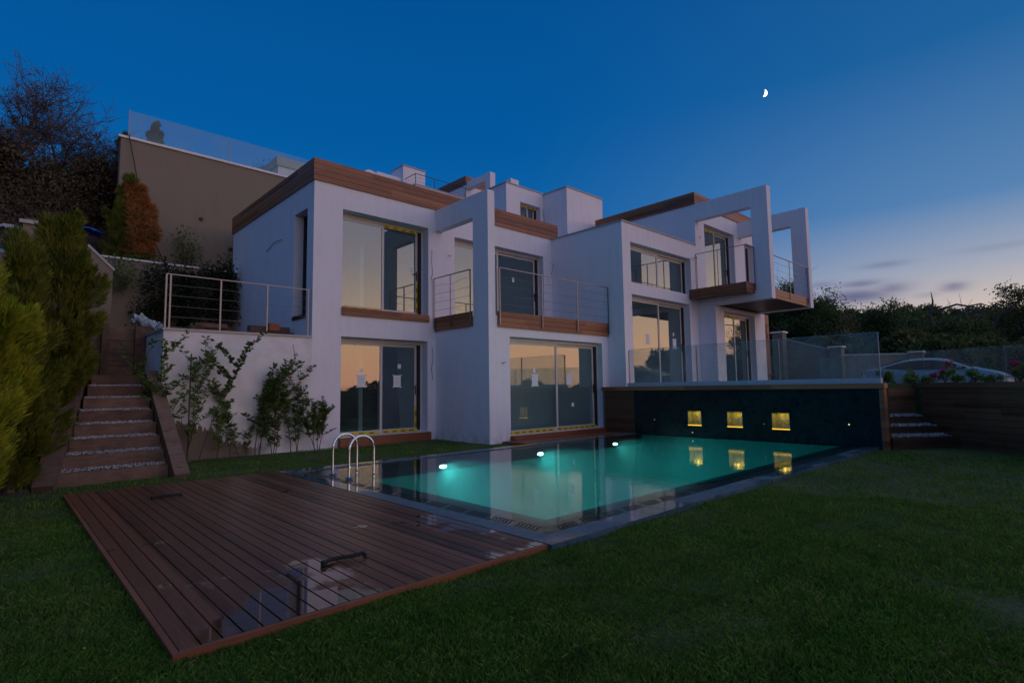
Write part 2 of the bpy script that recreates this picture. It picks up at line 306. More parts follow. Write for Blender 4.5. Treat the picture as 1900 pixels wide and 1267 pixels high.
# ------------------------------------------------------------------ object helpers
ROOT = {}
def tag(o, label=None, cat=None, group=None, kind=None):
    if label: o['label'] = label
    if cat: o['category'] = cat
    if group: o['group'] = group
    if kind: o['kind'] = kind
    return o
def thing(name, loc, label, cat, group=None):
    o = bpy.data.objects.new(name, None); col.objects.link(o); o.location = loc; o.empty_display_size = .2
    ROOT[o.name] = Vector(loc); return tag(o, label, cat, group)
class MB:
    def __init__(s): s.v = []; s.f = []
    def quad(s, a, b, c, d): n = len(s.v); s.v += [tuple(a), tuple(b), tuple(c), tuple(d)]; s.f.append((n, n + 1, n + 2, n + 3)); return s
    def box(s, x0, x1, y0, y1, z0, z1):
        if x1 < x0: x0, x1 = x1, x0
        if y1 < y0: y0, y1 = y1, y0
        n = len(s.v); s.v += [(x0, y0, z0), (x1, y0, z0), (x1, y1, z0), (x0, y1, z0), (x0, y0, z1), (x1, y0, z1), (x1, y1, z1), (x0, y1, z1)]
        s.f += [tuple(n + i for i in q) for q in ((0, 3, 2, 1), (4, 5, 6, 7), (0, 1, 5, 4), (1, 2, 6, 5), (2, 3, 7, 6), (3, 0, 4, 7))]; return s
    def obox(s, c, ax, ay, az_):
        """oriented box: centre, three half-extent vectors"""
        c = Vector(c); ax, ay, az_ = Vector(ax), Vector(ay), Vector(az_); n = len(s.v)
        for k in (-1, 1):
            for (i, j) in ((-1, -1), (1, -1), (1, 1), (-1, 1)): s.v.append(tuple(c + ax * i + ay * j + az_ * k))
        s.f += [tuple(n + i for i in q) for q in ((0, 3, 2, 1), (4, 5, 6, 7), (0, 1, 5, 4), (1, 2, 6, 5), (2, 3, 7, 6), (3, 0, 4, 7))]; return s
    def prism(s, poly, z0, z1):
        n = len(s.v); k = len(poly); zz0 = z0 if callable(z0) else (lambda x, y: z0)
        s.v += [(x, y, z0) for x, y in poly] + [(x, y, z1) for x, y in poly]
        s.f += [tuple(n + i for i in range(k))[::-1], tuple(n + k + i for i in range(k))]
        s.f += [(n + i, n + (i + 1) % k, n + k + (i + 1) % k, n + k + i) for i in range(k)]; return s
    def sheet(s, poly):
        n = len(s.v); s.v += [tuple(p) for p in poly]; s.f.append(tuple(range(n, n + len(poly)))); return s
    def tube(s, pts, r, k=8, cap=True):
        pts = [Vector(p) for p in pts]; rs = r if isinstance(r, (list, tuple)) else [r] * len(pts); n0 = len(s.v); prev = None
        for i, p in enumerate(pts):
            t = (pts[min(i + 1, len(pts) - 1)] - pts[max(i - 1, 0)]).normalized()
            if prev is None: u = t.orthogonal().normalized()
            else:
                u = prev - t * prev.dot(t)
                u = u.normalized() if u.length > 1e-6 else t.orthogonal().normalized()
            prev = u; w = t.cross(u)
            for j in range(k):
                a = 2 * math.pi * j / k; s.v.append(tuple(p + (u * math.cos(a) + w * math.sin(a)) * rs[i]))
        for i in range(len(pts) - 1):
            for j in range(k): s.f.append((n0 + i * k + j, n0 + i * k + (j + 1) % k, n0 + (i + 1) * k + (j + 1) % k, n0 + (i + 1) * k + j))
        if cap: s.f.append(tuple(n0 + j for j in range(k))[::-1]); s.f.append(tuple(n0 + (len(pts) - 1) * k + j for j in range(k)))
        return s
    def disc(s, c, r, h, k=20, axis=2):
        a = Vector(c); b = Vector(c); b[axis] += h; return s.tube([a, b], r, k)
    def wall(s, ax, p, th, u0, u1, z0, z1, holes=()):
        """wall in the plane ax = p, thick towards +ax, running u0..u1, openings cut clean"""
        us = sorted({u0, u1, *[h[0] for h in holes], *[h[1] for h in holes]}); zs = sorted({z0, z1, *[h[2] for h in holes], *[h[3] for h in holes]})
        us = [u for u in us if u0 <= u <= u1]; zs = [z for z in zs if z0 <= z <= z1]
        solid = lambda i, j: 0 <= i < len(us) - 1 and 0 <= j < len(zs) - 1 and not any(h[0] <= us[i] and us[i + 1] <= h[1] and h[2] <= zs[j] and zs[j + 1] <= h[3] for h in holes)
        def pt(d, u, z): return (p + d, u, z) if ax == 0 else (u, p + d, z)
        for i in range(len(us) - 1):
            for j in range(len(zs) - 1):
                if not solid(i, j): continue
                a, b, c, d = us[i], us[i + 1], zs[j], zs[j + 1]
                s.quad(pt(0, a, c), pt(0, b, c), pt(0, b, d), pt(0, a, d)); s.quad(pt(th, b, c), pt(th, a, c), pt(th, a, d), pt(th, b, d))
                if not solid(i - 1, j): s.quad(pt(th, a, c), pt(0, a, c), pt(0, a, d), pt(th, a, d))
                if not solid(i + 1, j): s.quad(pt(0, b, c), pt(th, b, c), pt(th, b, d), pt(0, b, d))
                if not solid(i, j - 1): s.quad(pt(0, a, c), pt(th, a, c), pt(th, b, c), pt(0, b, c))
                if not solid(i, j + 1): s.quad(pt(0, a, d), pt(0, b, d), pt(th, b, d), pt(th, a, d))
        return s
    def build(s, name, m, parent=None, label=None, smooth=False, **k):
        o = None
        off = Vector((0, 0, 0))
        q = parent
        while q is not None:
            if q.name in ROOT: off = ROOT[q.name]
            q = q.parent
        me = bpy.data.meshes.new(name); me.from_pydata([(x - off.x, y - off.y, z - off.z) for x, y, z in s.v], [], s.f)
        me.materials.append(MT[m] if isinstance(m, str) else m); me.update()
        if smooth:
            for q in me.polygons: q.use_smooth = len(q.vertices) < 8
        o = bpy.data.objects.new(name, me); col.objects.link(o)
        if parent is not None: o.parent = parent
        return tag(o, label, **k)
def npmesh(name, V, F, m, parent=None, label=None, smooth=False, **k):
    """V (n,3) array, F (m,k) array of one face size"""
    off = np.zeros(3)
    q = parent
    while q is not None:
        if q.name in ROOT: off = np.array(ROOT[q.name])
        q = q.parent
    V = np.asarray(V, dtype=np.float32) - off.astype(np.float32); F = np.asarray(F, dtype=np.int32)
    me = bpy.data.meshes.new(name); me.vertices.add(len(V)); me.vertices.foreach_set('co', V.ravel())
    kk = F.shape[1]; me.loops.add(F.size); me.loops.foreach_set('vertex_index', F.ravel())
    me.polygons.add(len(F)); me.polygons.foreach_set('loop_start', np.arange(0, F.size, kk, dtype=np.int32))
    me.materials.append(MT[m] if isinstance(m, str) else m); me.update(calc_edges=True)
    o = bpy.data.objects.new(name, me); col.objects.link(o)
    if parent is not None: o.parent = parent
    return tag(o, label, **k)
def copy_tree(o, parent=None):
    c = o.copy(); col.objects.link(c); c.parent = parent
    for ch in list(o.children): copy_tree(ch, c)
    return c
def text_mesh(name, txt, size, mtx, m, parent):
    cu = bpy.data.curves.new('txt', 'FONT'); cu.body = txt; cu.size = size; cu.extrude = .0008; cu.offset = .0022; cu.align_y = 'CENTER'
    t = bpy.data.objects.new('txt', cu); me = bpy.data.meshes.new_from_object(t); me.name = name
    bpy.data.objects.remove(t); bpy.data.curves.remove(cu)
    off = Vector((0, 0, 0)); q = parent
    while q is not None:
        if q.name in ROOT: off = ROOT[q.name]
        q = q.parent
    me.transform(Matrix.Translation(-off) @ mtx); me.materials.clear(); me.materials.append(MT[m])
    o = bpy.data.objects.new(name, me); col.objects.link(o); o.parent = parent; return o
rng = np.random.default_rng(7); random.seed(5)

# ------------------------------------------------------------------ terrain
def sstep(x, a, b): t = np.clip((x - a) / (b - a), 0, 1); return t * t * (3 - 2 * t)
def hgt(x, y):
    x = np.asarray(x, float); y = np.asarray(y, float)
    hill = np.interp(y, [11.0, 12, 13, 15, 16, 18, 20, 26, 40, 80, 400], [-.06, .45, 1.3, 2.95, 3.9, 5.1, 5.6, 8.3, 12.5, 20, 34])
    xl = np.where(y < 15.4, .42 + (y - 11.3) * .20, np.where(y < 19.7, 1.3, 2.2))
    ml = 1 - sstep(x, xl, xl + .25)
    h = -.06 + (hill + .06) * ml
    # terrace strip behind the timber wall and at the foot of the tall beige wall
    h = np.where((y > 15.7) & (y <= 19.75) & (x > 1.5), 2.85, h)
    h = np.where((y > 19.75) & (y <= 21.9) & (x > 1.2), 5.2, h)
    h = np.where((y > 21.9) & (x > 2.2), np.interp(y, [21.9, 24, 40, 400], [6, 8, 9, 20]) * (1 - sstep(x, 24, 34)) + .9 * sstep(x, 24, 34), h)
    d = np.hypot(x, y)
    right = np.interp(d, [24, 27, 42, 60, 90, 400], [0.6, .9, 1.6, 3.4, 6.0, 9.0])
    right = .55 + (right - .55) * sstep(np.degrees(np.arctan2(y, x)), -2, 3)
    mr_ = sstep(x, 23, 26) * (1 - sstep(y, 21, 30) * (1 - sstep(x, 26, 36)))
    h = h * (1 - mr_) + right * mr_
    return h
xs = sorted(set(np.round(np.concatenate([np.arange(-30, -3, 1.0), np.arange(-3, 3.6, .2), [3.93, 14.37], np.arange(5, 31, .5), np.arange(31, 60, 2), np.geomspace(60, 900, 14), -np.geomspace(31, 900, 14)]), 3)))
ys = sorted(set(np.round(np.concatenate([-np.geomspace(12, 900, 16), np.arange(-11, 3.5, .5), [3.72, 9.8], np.arange(10.25, 23, .25), np.arange(23, 60, 1.5), np.geomspace(60, 900, 14)]), 3)))
gx, gy = np.meshgrid(xs, ys, indexing='ij'); gz = hgt(gx, gy)
wob = (np.sin(gx * 1.7 + gy * .9) + np.sin(gy * 2.3 - gx * 1.1)) * .008
gz = gz + np.where((np.abs(gz + .06) < .01), wob * ((gy < 3) | (gy > 11)), rng.normal(0, .05, gz.shape))
gV = np.stack([gx, gy, gz], -1).reshape(-1, 3); ny = len(ys)
FL, FE = [], []
for i in range(len(xs) - 1):
    for j in range(ny - 1):
        cx, cy = (xs[i] + xs[i + 1]) / 2, (ys[j] + ys[j + 1]) / 2
        if 3.93 <= xs[i] and xs[i + 1] <= 14.37 and 3.72 <= ys[j] and ys[j + 1] <= 9.8: continue
        q = (i * ny + j, (i + 1) * ny + j, (i + 1) * ny + j + 1, i * ny + j + 1)
        zc = gz[i:i + 2, j:j + 2].max()
        (FL if (zc < .05 and cx < 16) or cx > 22 else FE).append(q)
o = npmesh('ground', gV, np.array(FL + FE), 'lawn', kind='structure'); o.data.materials.append(MT['earth'])
mi = np.zeros(len(FL) + len(FE), np.int32); mi[len(FL):] = 1; o.data.polygons.foreach_set('material_index', mi)

# ------------------------------------------------------------------ grass
def blades(x, y, z, hmin, hmax, wid, rng_):
    n = len(x); a = rng_.uniform(0, 2 * np.pi, n); L = rng_.uniform(hmin, hmax, n); ln = rng_.normal(0, .6, n) * L; b = rng_.uniform(0, 2 * np.pi, n)
    dx, dy = np.cos(a) * wid / 2, np.sin(a) * wid / 2; tx, ty = np.cos(b) * ln, np.sin(b) * ln
    V = np.empty((n, 4, 3))
    V[:, 0] = np.stack([x - dx, y - dy, z - .01 * np.ones(n)], 1); V[:, 1] = np.stack([x + dx, y + dy, z - .01 * np.ones(n)], 1)
    V[:, 2] = np.stack([x + tx * .45 + dx * .7, y + ty * .45 + dy * .7, z + L * .62], 1); V[:, 3] = np.stack([x + tx, y + ty, z + L * .95], 1)
    return V.reshape(-1, 3), np.arange(n * 4).reshape(n, 4)
cand = []
for (n, x0, x1, y0, y1, rmin, rmax) in ((230000, -1.5, 4.5, .2, 5, 0, 4.2), (250000, -2, 9, -3, 11.5, 3.6, 8.5), (150000, -1, 16.2, -6, 13.5, 8, 22)):
    d = np.sqrt(rng.uniform(max(rmin, 1.0) ** 1.0, rmax ** 1.0, n * 3) ** 2)
    th = np.radians(rng.uniform(-5, 99, n * 3)); x = d * np.cos(th); y = d * np.sin(th)
    k = (x > -3) & (x < 16.5)
    cand.append(np.stack([x[k][:n], y[k][:n]], 1))
c = np.concatenate(cand); x, y = c[:, 0], c[:, 1]
ins = lambda a, b, c_, d_: (x > a) & (x < b) & (y > c_) & (y < d_)
bad = ins(.80, 3.74, 3.56, 10.1) | ins(3.70, 14.7, 3.50, 10.2) | ins(9.8, 15, 10, 11.2) | ins(2.5, 9.6, 13.5, 30) | ins(9.5, 30, 11.05, 30)
dl = (x - 15.03) * .79 - (y - 1.17) * .62   # behind the slanting wood wall
bad |= (dl > -.05) & (x > 12.5) | (x > 14.3) & (y > 3.25) | (hgt(x, y) > .1) | ins(.4, 2.6, 11.25, 16)
x, y = x[~bad], y[~bad]; z = hgt(x, y); dd = np.hypot(x, y)
pz_ = (np.sin(x * 2.1 + 1.3 * np.sin(y * 1.3)) * np.sin(y * 2.7 + 1.1 * np.sin(x * 1.9)) + .6 * np.sin(x * 5.3 + y * 3.1) * np.sin(y * 6.1 - x * 2.2))
V, F = blades(x, y, z + pz_ * .016, .020, .052, .0030 + dd * .0010, rng)
npmesh('grass', V, F, 'grass', label='dark green lawn grass growing round the deck and pool', cat='grass', kind='stuff')

r_ = np.random.default_rng(17); n = 120; d = r_.uniform(2.2, 13, n); a = np.radians(r_.uniform(0, 95, n)); x, y = d * np.cos(a), d * np.sin(a)
k = ~(ins(.7, 3.8, 3.45, 10.2) | ins(3.6, 14.8, 3.40, 10.2) | ins(2.4, 30, 10.9, 30) | (y > 11.0) | (((x - 15.03) * .79 - (y - 1.17) * .62) > -.1)); x, y = x[k], y[k]; n = len(x)
L_ = r_.uniform(.010, .022, n); aa = r_.uniform(0, 6.28, n); V = np.empty((n, 4, 3)); zz_ = -.06 + r_.uniform(.035, .06, n)
for q_, (u_, v_) in enumerate(((-1, 0), (0, -.5), (1, .1), (0, .55))): V[:, q_, 0] = x + (np.cos(aa) * u_ - np.sin(aa) * v_) * L_; V[:, q_, 1] = y + (np.sin(aa) * u_ + np.cos(aa) * v_) * L_; V[:, q_, 2] = zz_ + u_ * .006
MT['litter'] = m_leaf('fallen_leaf', [(.16, .09, .03), (.34, .22, .08), (.22, .20, .06)], .2)
npmesh('fallen_leaves', V.reshape(-1, 3), np.arange(n * 4).reshape(n, 4), 'litter', label='small brown fallen leaves scattered over the lawn', cat='leaves', kind='stuff')

# ------------------------------------------------------------------ wooden deck
DK = thing('pool_deck', (2.25, 6.8, -.06), 'wet brown plank deck lying on the lawn at the near end of the pool', 'deck')
b = MB(); xb = .80
nb = 26; bwid = (3.70 - .80) / nb
for i in range(nb):
    js = [3.55, 3.55 + 1.9 * random.choice((1, 1.35, 1.7)), 7.35 + random.choice((0, .6, -.5)), 10.1]
    for k in range(3): b.box(xb + .0035, xb + bwid - .0035, js[k] + .002, js[k + 1] - .002, -.026, 0)
    xb += bwid
o = b.build('boards', 'deckwood', DK)
bv = o.modifiers.new('b', 'BEVEL'); bv.width = .003; bv.segments = 1
MB().box(.80, 3.70, 3.515, 3.549, -.085, -.002).build('edge_board', 'deckred', DK)
MB().box(.765, .799, 3.515, 10.1, -.085, -.002).build('edge_board', 'deckred', DK)
MB().box(.82, 3.69, 3.56, 10.09, -.07, -.03).build('dark_backing', 'black', DK)  # solid black sheet that puts the dark into the board gaps
def rope(p0, p1, hgt_, name_label):
    t = thing('rope_handle', p0, name_label, 'rope handle', 'black rope handles on the deck')
    bm = MB(); p0, p1 = Vector(p0), Vector(p1); d = (p1 - p0); L = d.length; d.normalize(); s = Vector((-d.y, d.x, 0)); n = 44
    for ph in range(3):
        pts = []
        for i in range(n + 1):
            u = i / n; c_ = p0 + d * L * u + Vector((0, 0, .022 + hgt_ * max(0, u * u - .1))) + s * (.05 * math.sin(u * 3.1) + .02 * math.sin(u * 7))
            a = u * 2 * math.pi * L / .11 + ph * 2 * math.pi / 3
            pts.append(c_ + (s * math.cos(a) + Vector((0, 0, 1)) * math.sin(a)) * .0085)
        bm.tube(pts, .0095, 7)
    bm.build('rope', 'black', t, smooth=True)
    k = MB(); 
    for q in range(3):
        r_ = .020
        k.tube([p0 + Vector((math.cos(a) * r_ * .7, math.sin(a) * r_, .018 + q * .011 - .008)) for a in np.linspace(0, 6.28, 14)], .010, 6)
    k.build('knot', 'black', t, smooth=True)
    MB().tube([p1 + Vector((0, 0, .001)), p1 + Vector((0, 0, .018 + hgt_))], .014, 8).build('knot', 'black', t)
rope((2.0, 4.39, 0), (2.35, 4.36, 0), .014, 'black twisted rope handle near the front edge of the deck')
rope((1.6, 8.75, 0), (1.93, 8.71, 0), .006, 'black rope handle lying flat on the deck towards the steps')

# ------------------------------------------------------------------ pool
PL = thing('swimming_pool', (9, 6.8, 0), 'lit turquoise swimming pool with grey stone rim and dark overflow shelf', 'swimming pool')
c = MB()   # coping slabs with joints
def slabs(x0, x1, y0, y1, n, along):
    for i in range(n):
        a, b_ = i / n, (i + 1) / n
        if along == 'x': c.box(x0 + (x1 - x0) * a + .002, x0 + (x1 - x0) * b_ - .002, y0, y1, -.10, .004 - .0015 * (i % 2))
        else: c.box(x0, x1, y0 + (y1 - y0) * a + .002, y0 + (y1 - y0) * b_ - .002, -.10, .004 - .0015 * (i % 2))
slabs(3.705, 14.36, 3.47, 3.75, 11, 'x'); slabs(3.705, 3.93, 3.752, 9.75, 7, 'y'); slabs(3.705, 14.36, 9.752, 10.06, 11, 'x')
c.build('coping', 'coping', PL)
s = MB(); s.box(3.93, 4.45, 3.75, 9.75, -.30, -.025); s.box(4.45, 14.36, 3.75, 4.25, -.30, -.025); s.box(4.45, 14.36, 9.62, 9.75, -.30, -.025)
s.build('overflow_shelf', 'shelf', PL)
gm = MB()   # S-shaped grating slots in the shelf
def sslot(cx, cy, along):
    pts = []
    for i in range(9):
        t_ = -1 + 2 * i / 8; u = t_ * .085; v = .020 * math.sin(t_ * 2.6) + t_ * .012
        pts.append((cx + (v if along == 'x' else u), cy + (u if along == 'x' else v)))
    for i in range(8):
        (x0, y0), (x1, y1) = pts[i], pts[i + 1]; dx, dy = x1 - x0, y1 - y0; L = math.hypot(dx, dy); nx, ny_ = -dy / L * .0075, dx / L * .009
        gm.quad((x0 - nx, y0 - ny_, -.0055), (x1 - nx, y1 - ny_, -.0055), (x1 + nx, y1 + ny_, -.0055), (x0 + nx, y0 + ny_, -.0055))
for k in range(26):
    for j in range(6): sslot(4.25 + k * .385 + j * .052, 3.875, 'x')
    if k < 25:
        for j in range(6): sslot(4.25 + k * .385 + j * .052, 9.69, 'x')
for k in range(14):
    for j in range(6): sslot(4.06, 4.0 + k * .40 + j * .054, 'y')
gp = MB(); gp.box(4.15, 14.3, 3.765, 3.985, -.026, -.0225); gp.box(3.95, 4.17, 3.99, 9.6, -.026, -.0225)
m = mat('grate_stone'); g = G(m); g.out(g.pr(g.mix(g.noise(g.pos(), 8, 4), (.05, .055, .06), (.10, .105, .11)), .35)); MT['grate'] = m
gp.build('grating', 'grate', PL); gm.build('slots', 'black', PL)
q = MB(); D = -2.2
q.quad((4.45, 4.25, D), (14.3, 4.25, D), (14.3, 9.62, D), (4.45, 9.62, D))
q.quad((4.45, 4.25, D), (4.45, 4.25, -.026), (14.3, 4.25, -.026), (14.3, 4.25, D)); q.quad((4.45, 9.62, D), (14.3, 9.62, D), (14.3, 9.62, -.026), (4.45, 9.62, -.026))
q.quad((4.45, 4.25, D), (4.45, 9.62, D), (4.45, 9.62, -.026), (4.45, 4.25, -.026)); q.quad((14.3, 4.25, D), (14.3, 4.25, -.026), (14.3, 9.62, -.026), (14.3, 9.62, D))
q.build('basin', 'mosaic', PL)
for X in (6.92, 9.85, 12.9):
    lz = MB(); lz.tube([(X, 9.595, -.20), (X, 9.552, -.20)], .095, 20); lz.v = [(vx, vy, -.20 + (vz + .20) * .45) for vx, vy, vz in lz.v]
    lp = lz.build('pool_lamp', 'chrome', PL)
    lz = MB(); lz.tube([(X, 9.550, -.20), (X, 9.538, -.20)], .078, 20); lz.v = [(vx, vy, -.20 + (vz + .20) * .36) for vx, vy, vz in lz.v]
    lz.build('lens', 'lampw', lp)
    L = bpy.data.lights.new('pool_light', 'SPOT'); L.energy = 270 if X < 12 else 180; L.color = (.46, .97, 1.0); L.shadow_soft_size = .06; L.spot_size = math.radians(128); L.spot_blend = 1.0
    lo = bpy.data.objects.new('pool_light', L); col.objects.link(lo); lo.location = (X, 9.50, -.21); lo.rotation_euler = (math.radians(-62), 0, 0)
m = mat('water_body'); g = G(m); vv = g.a('ShaderNodeVolumePrincipled', {'Color': (.30, .95, .90), 'Density': .12, 'Absorption Color': (.02, .25, .22)}); g.a('ShaderNodeOutputMaterial', {1: vv.outputs[0]}); MT['waterbody'] = m
MB().box(4.453, 14.297, 4.253, 9.617, -2.197, -.03).build('water_body', 'waterbody', PL)
MB().quad((3.93, 3.75, -.008), (14.368, 3.75, -.008), (14.368, 9.75, -.008), (3.93, 9.75, -.008)).build('water', 'water', kind='structure')
# pool ladder rails
LD = thing('pool_ladder', (4.42, 8.63, -.02), 'shiny steel pool ladder with two hooped handrails at the deck end', 'pool ladder')
for yy in (8.93, 8.345):
    pts = [(4.20, yy, -.03)] + [(4.20, yy, z_) for z_ in np.linspace(0, .45, 4)]
    pts += [(4.42 - .22 * math.cos(a), yy, .45 + .22 * math.sin(a)) for a in np.linspace(.15, math.pi - .15, 13)]
    pts += [(4.64, yy, z_) for z_ in np.linspace(.45, -.9, 6)]
    rl = MB().tube(pts, .0215, 12).build('handrail', 'chrome', LD, smooth=True)
    MB().tube([(4.20, yy, .0), (4.20, yy, .008), (4.20, yy, .022), (4.20, yy, .026)], [.05, .062, .062, .045], 20).build('flange', 'bluepl', rl, smooth=True)
    MB().tube([(4.64, yy, .015), (4.64, yy, .035)], .0235, 12).build('joint_ring', 'black', rl)
for z_ in (-.25, -.55, -.85): MB().box(4.60, 4.70, 8.36, 8.915, z_, z_ + .03).build('rung', 'chrome', LD)

# ------------------------------------------------------------------ feature wall at the far end of the pool
FW = thing('feature_wall', (14.5, 7, 0), 'black stone pool wall with three amber niches and wooden cap', 'wall')
niches = [(7.69, 8.10, .32, .71), (6.53, 6.95, .32, .71), (5.35, 5.78, .31, .71)]
MB().wall(0, 14.37, .22, 3.42, 9.88, -2.3, 1.292, niches).build('stone_face', 'darkstone', FW)
for (a, b_, z0, z1) in niches:
    nb_ = MB(); X0, X1 = 14.372, 14.60
    nb_.box(X1 - .012, X1, a - .01, b_ + .01, z0 - .01, z1 + .01); nb_.box(14.374, X1 - .012, a + .001, a + .012, z0 + .013, z1 - .003); nb_.box(14.374, X1 - .012, b_ - .012, b_ - .001, z0 + .013, z1 - .003)
    nb_.box(14.386, X1 - .012, a + .001, b_ - .001, z0 + .001, z0 + .012); nb_.box(14.40, X1 - .012, a, b_, z1 + .009, z1 + .02)
    no = nb_.build('niche', 'nichestone', FW)
    st_ = MB(); st_.box(14.362, 14.385, a, b_, z0 - .018, z0 + .004)
    st_.build('light_strip', 'lampy', no)
    MB().disc((14.47, (a + b_) / 2, z1 - .002), .028, .010, 14, 2).build('downlight', 'lampc', no)
    L = bpy.data.lights.new('niche_light', 'AREA'); L.energy = .46; L.color = (1.0, .78, .06); L.shape = 'RECTANGLE'; L.size = .10; L.size_y = .26
    lo = bpy.data.objects.new('niche_light', L); col.objects.link(lo); lo.location = (14.48, (a + b_) / 2, z1 - .012)
for (yy, zz, s_) in ((7.955, .11, 1), (4.04, .48, 1.5), (9.17, .43, .5), (5.97, .42, .6)):  # last two dots are faint wall reflections built as small glowing discs
    sp_ = MB().disc((14.335, yy, zz), .022, .03, 12, 0).build('dot_mount', 'steel', FW)
    MB().disc((14.325, yy, zz), .010 * s_, .008, 10, 0).build('lamp_and_glint', 'lampg', sp_)
b = MB()
for k in range(9): b.box(14.345, 14.37, 9.884, 10.98, -.02 + k * .1455, -.02 + k * .1455 + .140)
b.build('wood_cladding', 'darkclad', FW)
MB().box(14.37, 14.6, 9.884, 11.08, -.1, 1.29).build('core', 'concrete', FW)
b = MB(); b.box(14.30, 14.62, 3.30, 11.08, 1.296, 1.412); b.build('cap', 'clad', FW)
b = MB()
for k in range(9): b.box(14.345, 14.60, 3.32, 3.414, -.06 + k * .1505, -.06 + k * .1505 + .146)
b.build('end_post', 'clad', FW)
# glass balustrade on the terrace edge
GB = thing('glass_balustrade', (14.5, 7, 1.41), 'clear frameless glass balustrade on the terrace above the black pool wall', 'glass balustrade')
MB().box(14.345, 14.50, 3.36, 10.10, 1.413, 1.53).build('curb', 'curb', GB)
ysp = [3.37, 5.54, 7.78, 10.05]
for i in range(3): MB().box(14.415, 14.430, ysp[i] + .012, ysp[i + 1] - .012, 1.53, 2.55).build('pane', 'railglass', GB)
MB().box(14.413, 14.432, 3.384, 10.03, 2.551, 2.559).build('polished_edge_glint', 'curb', GB); MB().box(14.413, 14.432, 3.372, 3.381, 1.532, 2.559).build('polished_edge_glint', 'curb', GB)  # added pale strips for the light caught by the polished pane edges
for yy in (5.54, 7.78, 10.06): MB().box(14.405, 14.44, yy - .010, yy + .010, 1.53, 2.54).build('clamp_strip', 'steel', GB)

# ------------------------------------------------------------------ upper terrace, lawn and slanting wood wall on the right
dv = Vector((.617, .787)); nv = Vector((.787, -.617)); P0 = Vector((14.62, 3.30)); PR = P0 + nv * 1.60
far = P0 + dv * 1.12; farr = PR + dv * 1.12; endp = PR - dv * 4.6
poly = [(14.602, 11.4), (14.602, 3.44), (P0.x + .02, P0.y), (far.x, far.y), (farr.x, farr.y), (PR.x + .10 * nv.x, PR.y + .10 * nv.y), (endp.x + .1 * nv.x, endp.y + .1 * nv.y), (19.0, -5.2), (20.4, -3.0), (22.4, 1.2), (24.6, 5.6), (26.4, 9.4), (27.5, 11.4)]
pm = MB().prism(poly, -.3, 1.405).build('upper_lawn', 'lawn', kind='structure')
MB().prism([(14.64, 11.0), (14.64, 3.46), (16.2, 5.4), (24.4, 6.2), (26.0, 11.0)], 1.40, 1.418).build('terrace', m_plain('terrace_paving', (.30, .28, .27), .6, .1), kind='structure')
MT['wallclad'] = m_boards('brown_stained_wood', (.085, .032, .016), (.27, .115, .058), .139)
WW = thing('timber_retaining_wall', (15, 1.2, 0), 'dark brown horizontal board retaining wall beside the small gravel steps', 'wall')
b = MB()
a0 = farr; L = (farr - endp).length
for k in range(10):
    z0 = -.08 + k * .139; c0 = (farr + endp) / 2
    joints = [0, .28 + .1 * (k % 3), .62 + .09 * (k % 2), 1]
    for j in range(3):
        s0, s1 = joints[j] * L, joints[j + 1] * L; cc_ = farr - dv * ((s0 + s1) / 2)
        b.obox((cc_.x + nv.x * .03, cc_.y + nv.y * .03, z0 + .066), tuple(dv * ((s1 - s0) / 2 - .002)) + (0,), tuple(nv * (.014 + .002 * ((k + j) % 2))) + (0,), (0, 0, .066))
for k in range(10):
    z0 = -.08 + k * .139; c0 = (far + farr) / 2 - dv * .02
    b.obox((c0.x, c0.y, z0 + .066), tuple(nv * .79) + (0,), tuple(dv * (.012 + .002 * (k % 2))) + (0,), (0, 0, .066))
b.build('boards', 'wallclad', WW)
cc_ = (farr + endp) / 2
MB().obox((cc_.x + nv.x * .03, cc_.y + nv.y * .03, 1.345), tuple(dv * (L / 2)) + (0,), tuple(nv * .045) + (0,), (0, 0, .06)).build('cap_board', 'wallclad', WW)
GS = thing('gravel_steps', (15, 3, 0), 'short flight of timber steps with white gravel treads beside the black pool wall', 'steps')
def pebbles(n, f, r0, r1, name, parent, mt='pebble'):
    t_ = rng.uniform(0, 1, (n, 2)); rr = rng.uniform(r0, r1, n); P = np.array([f(a, b_) for a, b_ in t_]); ang = rng.uniform(0, 6.28, n)
    base = np.array([[1, 0, 0], [0, 1, 0], [-1, 0, 0], [0, -1, 0], [0, 0, .6], [0, 0, -.6]]) * 1.0
    Fb = np.array([[0, 1, 4], [1, 2, 4], [2, 3, 4], [3, 0, 4], [1, 0, 5], [2, 1, 5], [3, 2, 5], [0, 3, 5]])
    ca, sa = np.cos(ang), np.sin(ang); B = base[None] * rr[:, None, None] * np.array([1, .75, 1])[None, None]
    V = np.empty_like(B); V[..., 0] = B[..., 0] * ca[:, None] - B[..., 1] * sa[:, None]; V[..., 1] = B[..., 0] * sa[:, None] + B[..., 1] * ca[:, None]; V[..., 2] = B[..., 2]
    V += P[:, None, :]; F = (Fb[None] + (np.arange(n) * 6)[:, None, None]).reshape(-1, 3)
    return npmesh(name, V.reshape(-1, 3), F, mt, parent, kind='stuff')
for k in range(3):
    z1 = .20 + k * .205; a = P0 + dv * (.02 + k * .36)
    c_ = a + nv * .80
    MB().obox((c_.x, c_.y, z1 - .13), tuple(nv * .80) + (0,), tuple(dv * .05) + (0,), (0, 0, .13)).build('riser', 'darkclad', GS)
    c2 = c_ + dv * .20
    MB().obox((c2.x, c2.y, z1 - .12), tuple(nv * .80) + (0,), tuple(dv * .15) + (0,), (0, 0, .09)).build('fill', 'earth', GS)
    if k < 4: pebbles(800, lambda u, v, a=a, z1=z1: (*(a + nv * (.03 + u * 1.5) + dv * (.06 + v * .28)), z1 + .004 + v * .05 + random.uniform(-.008, .01)), .012, .024, 'gravel', GS)

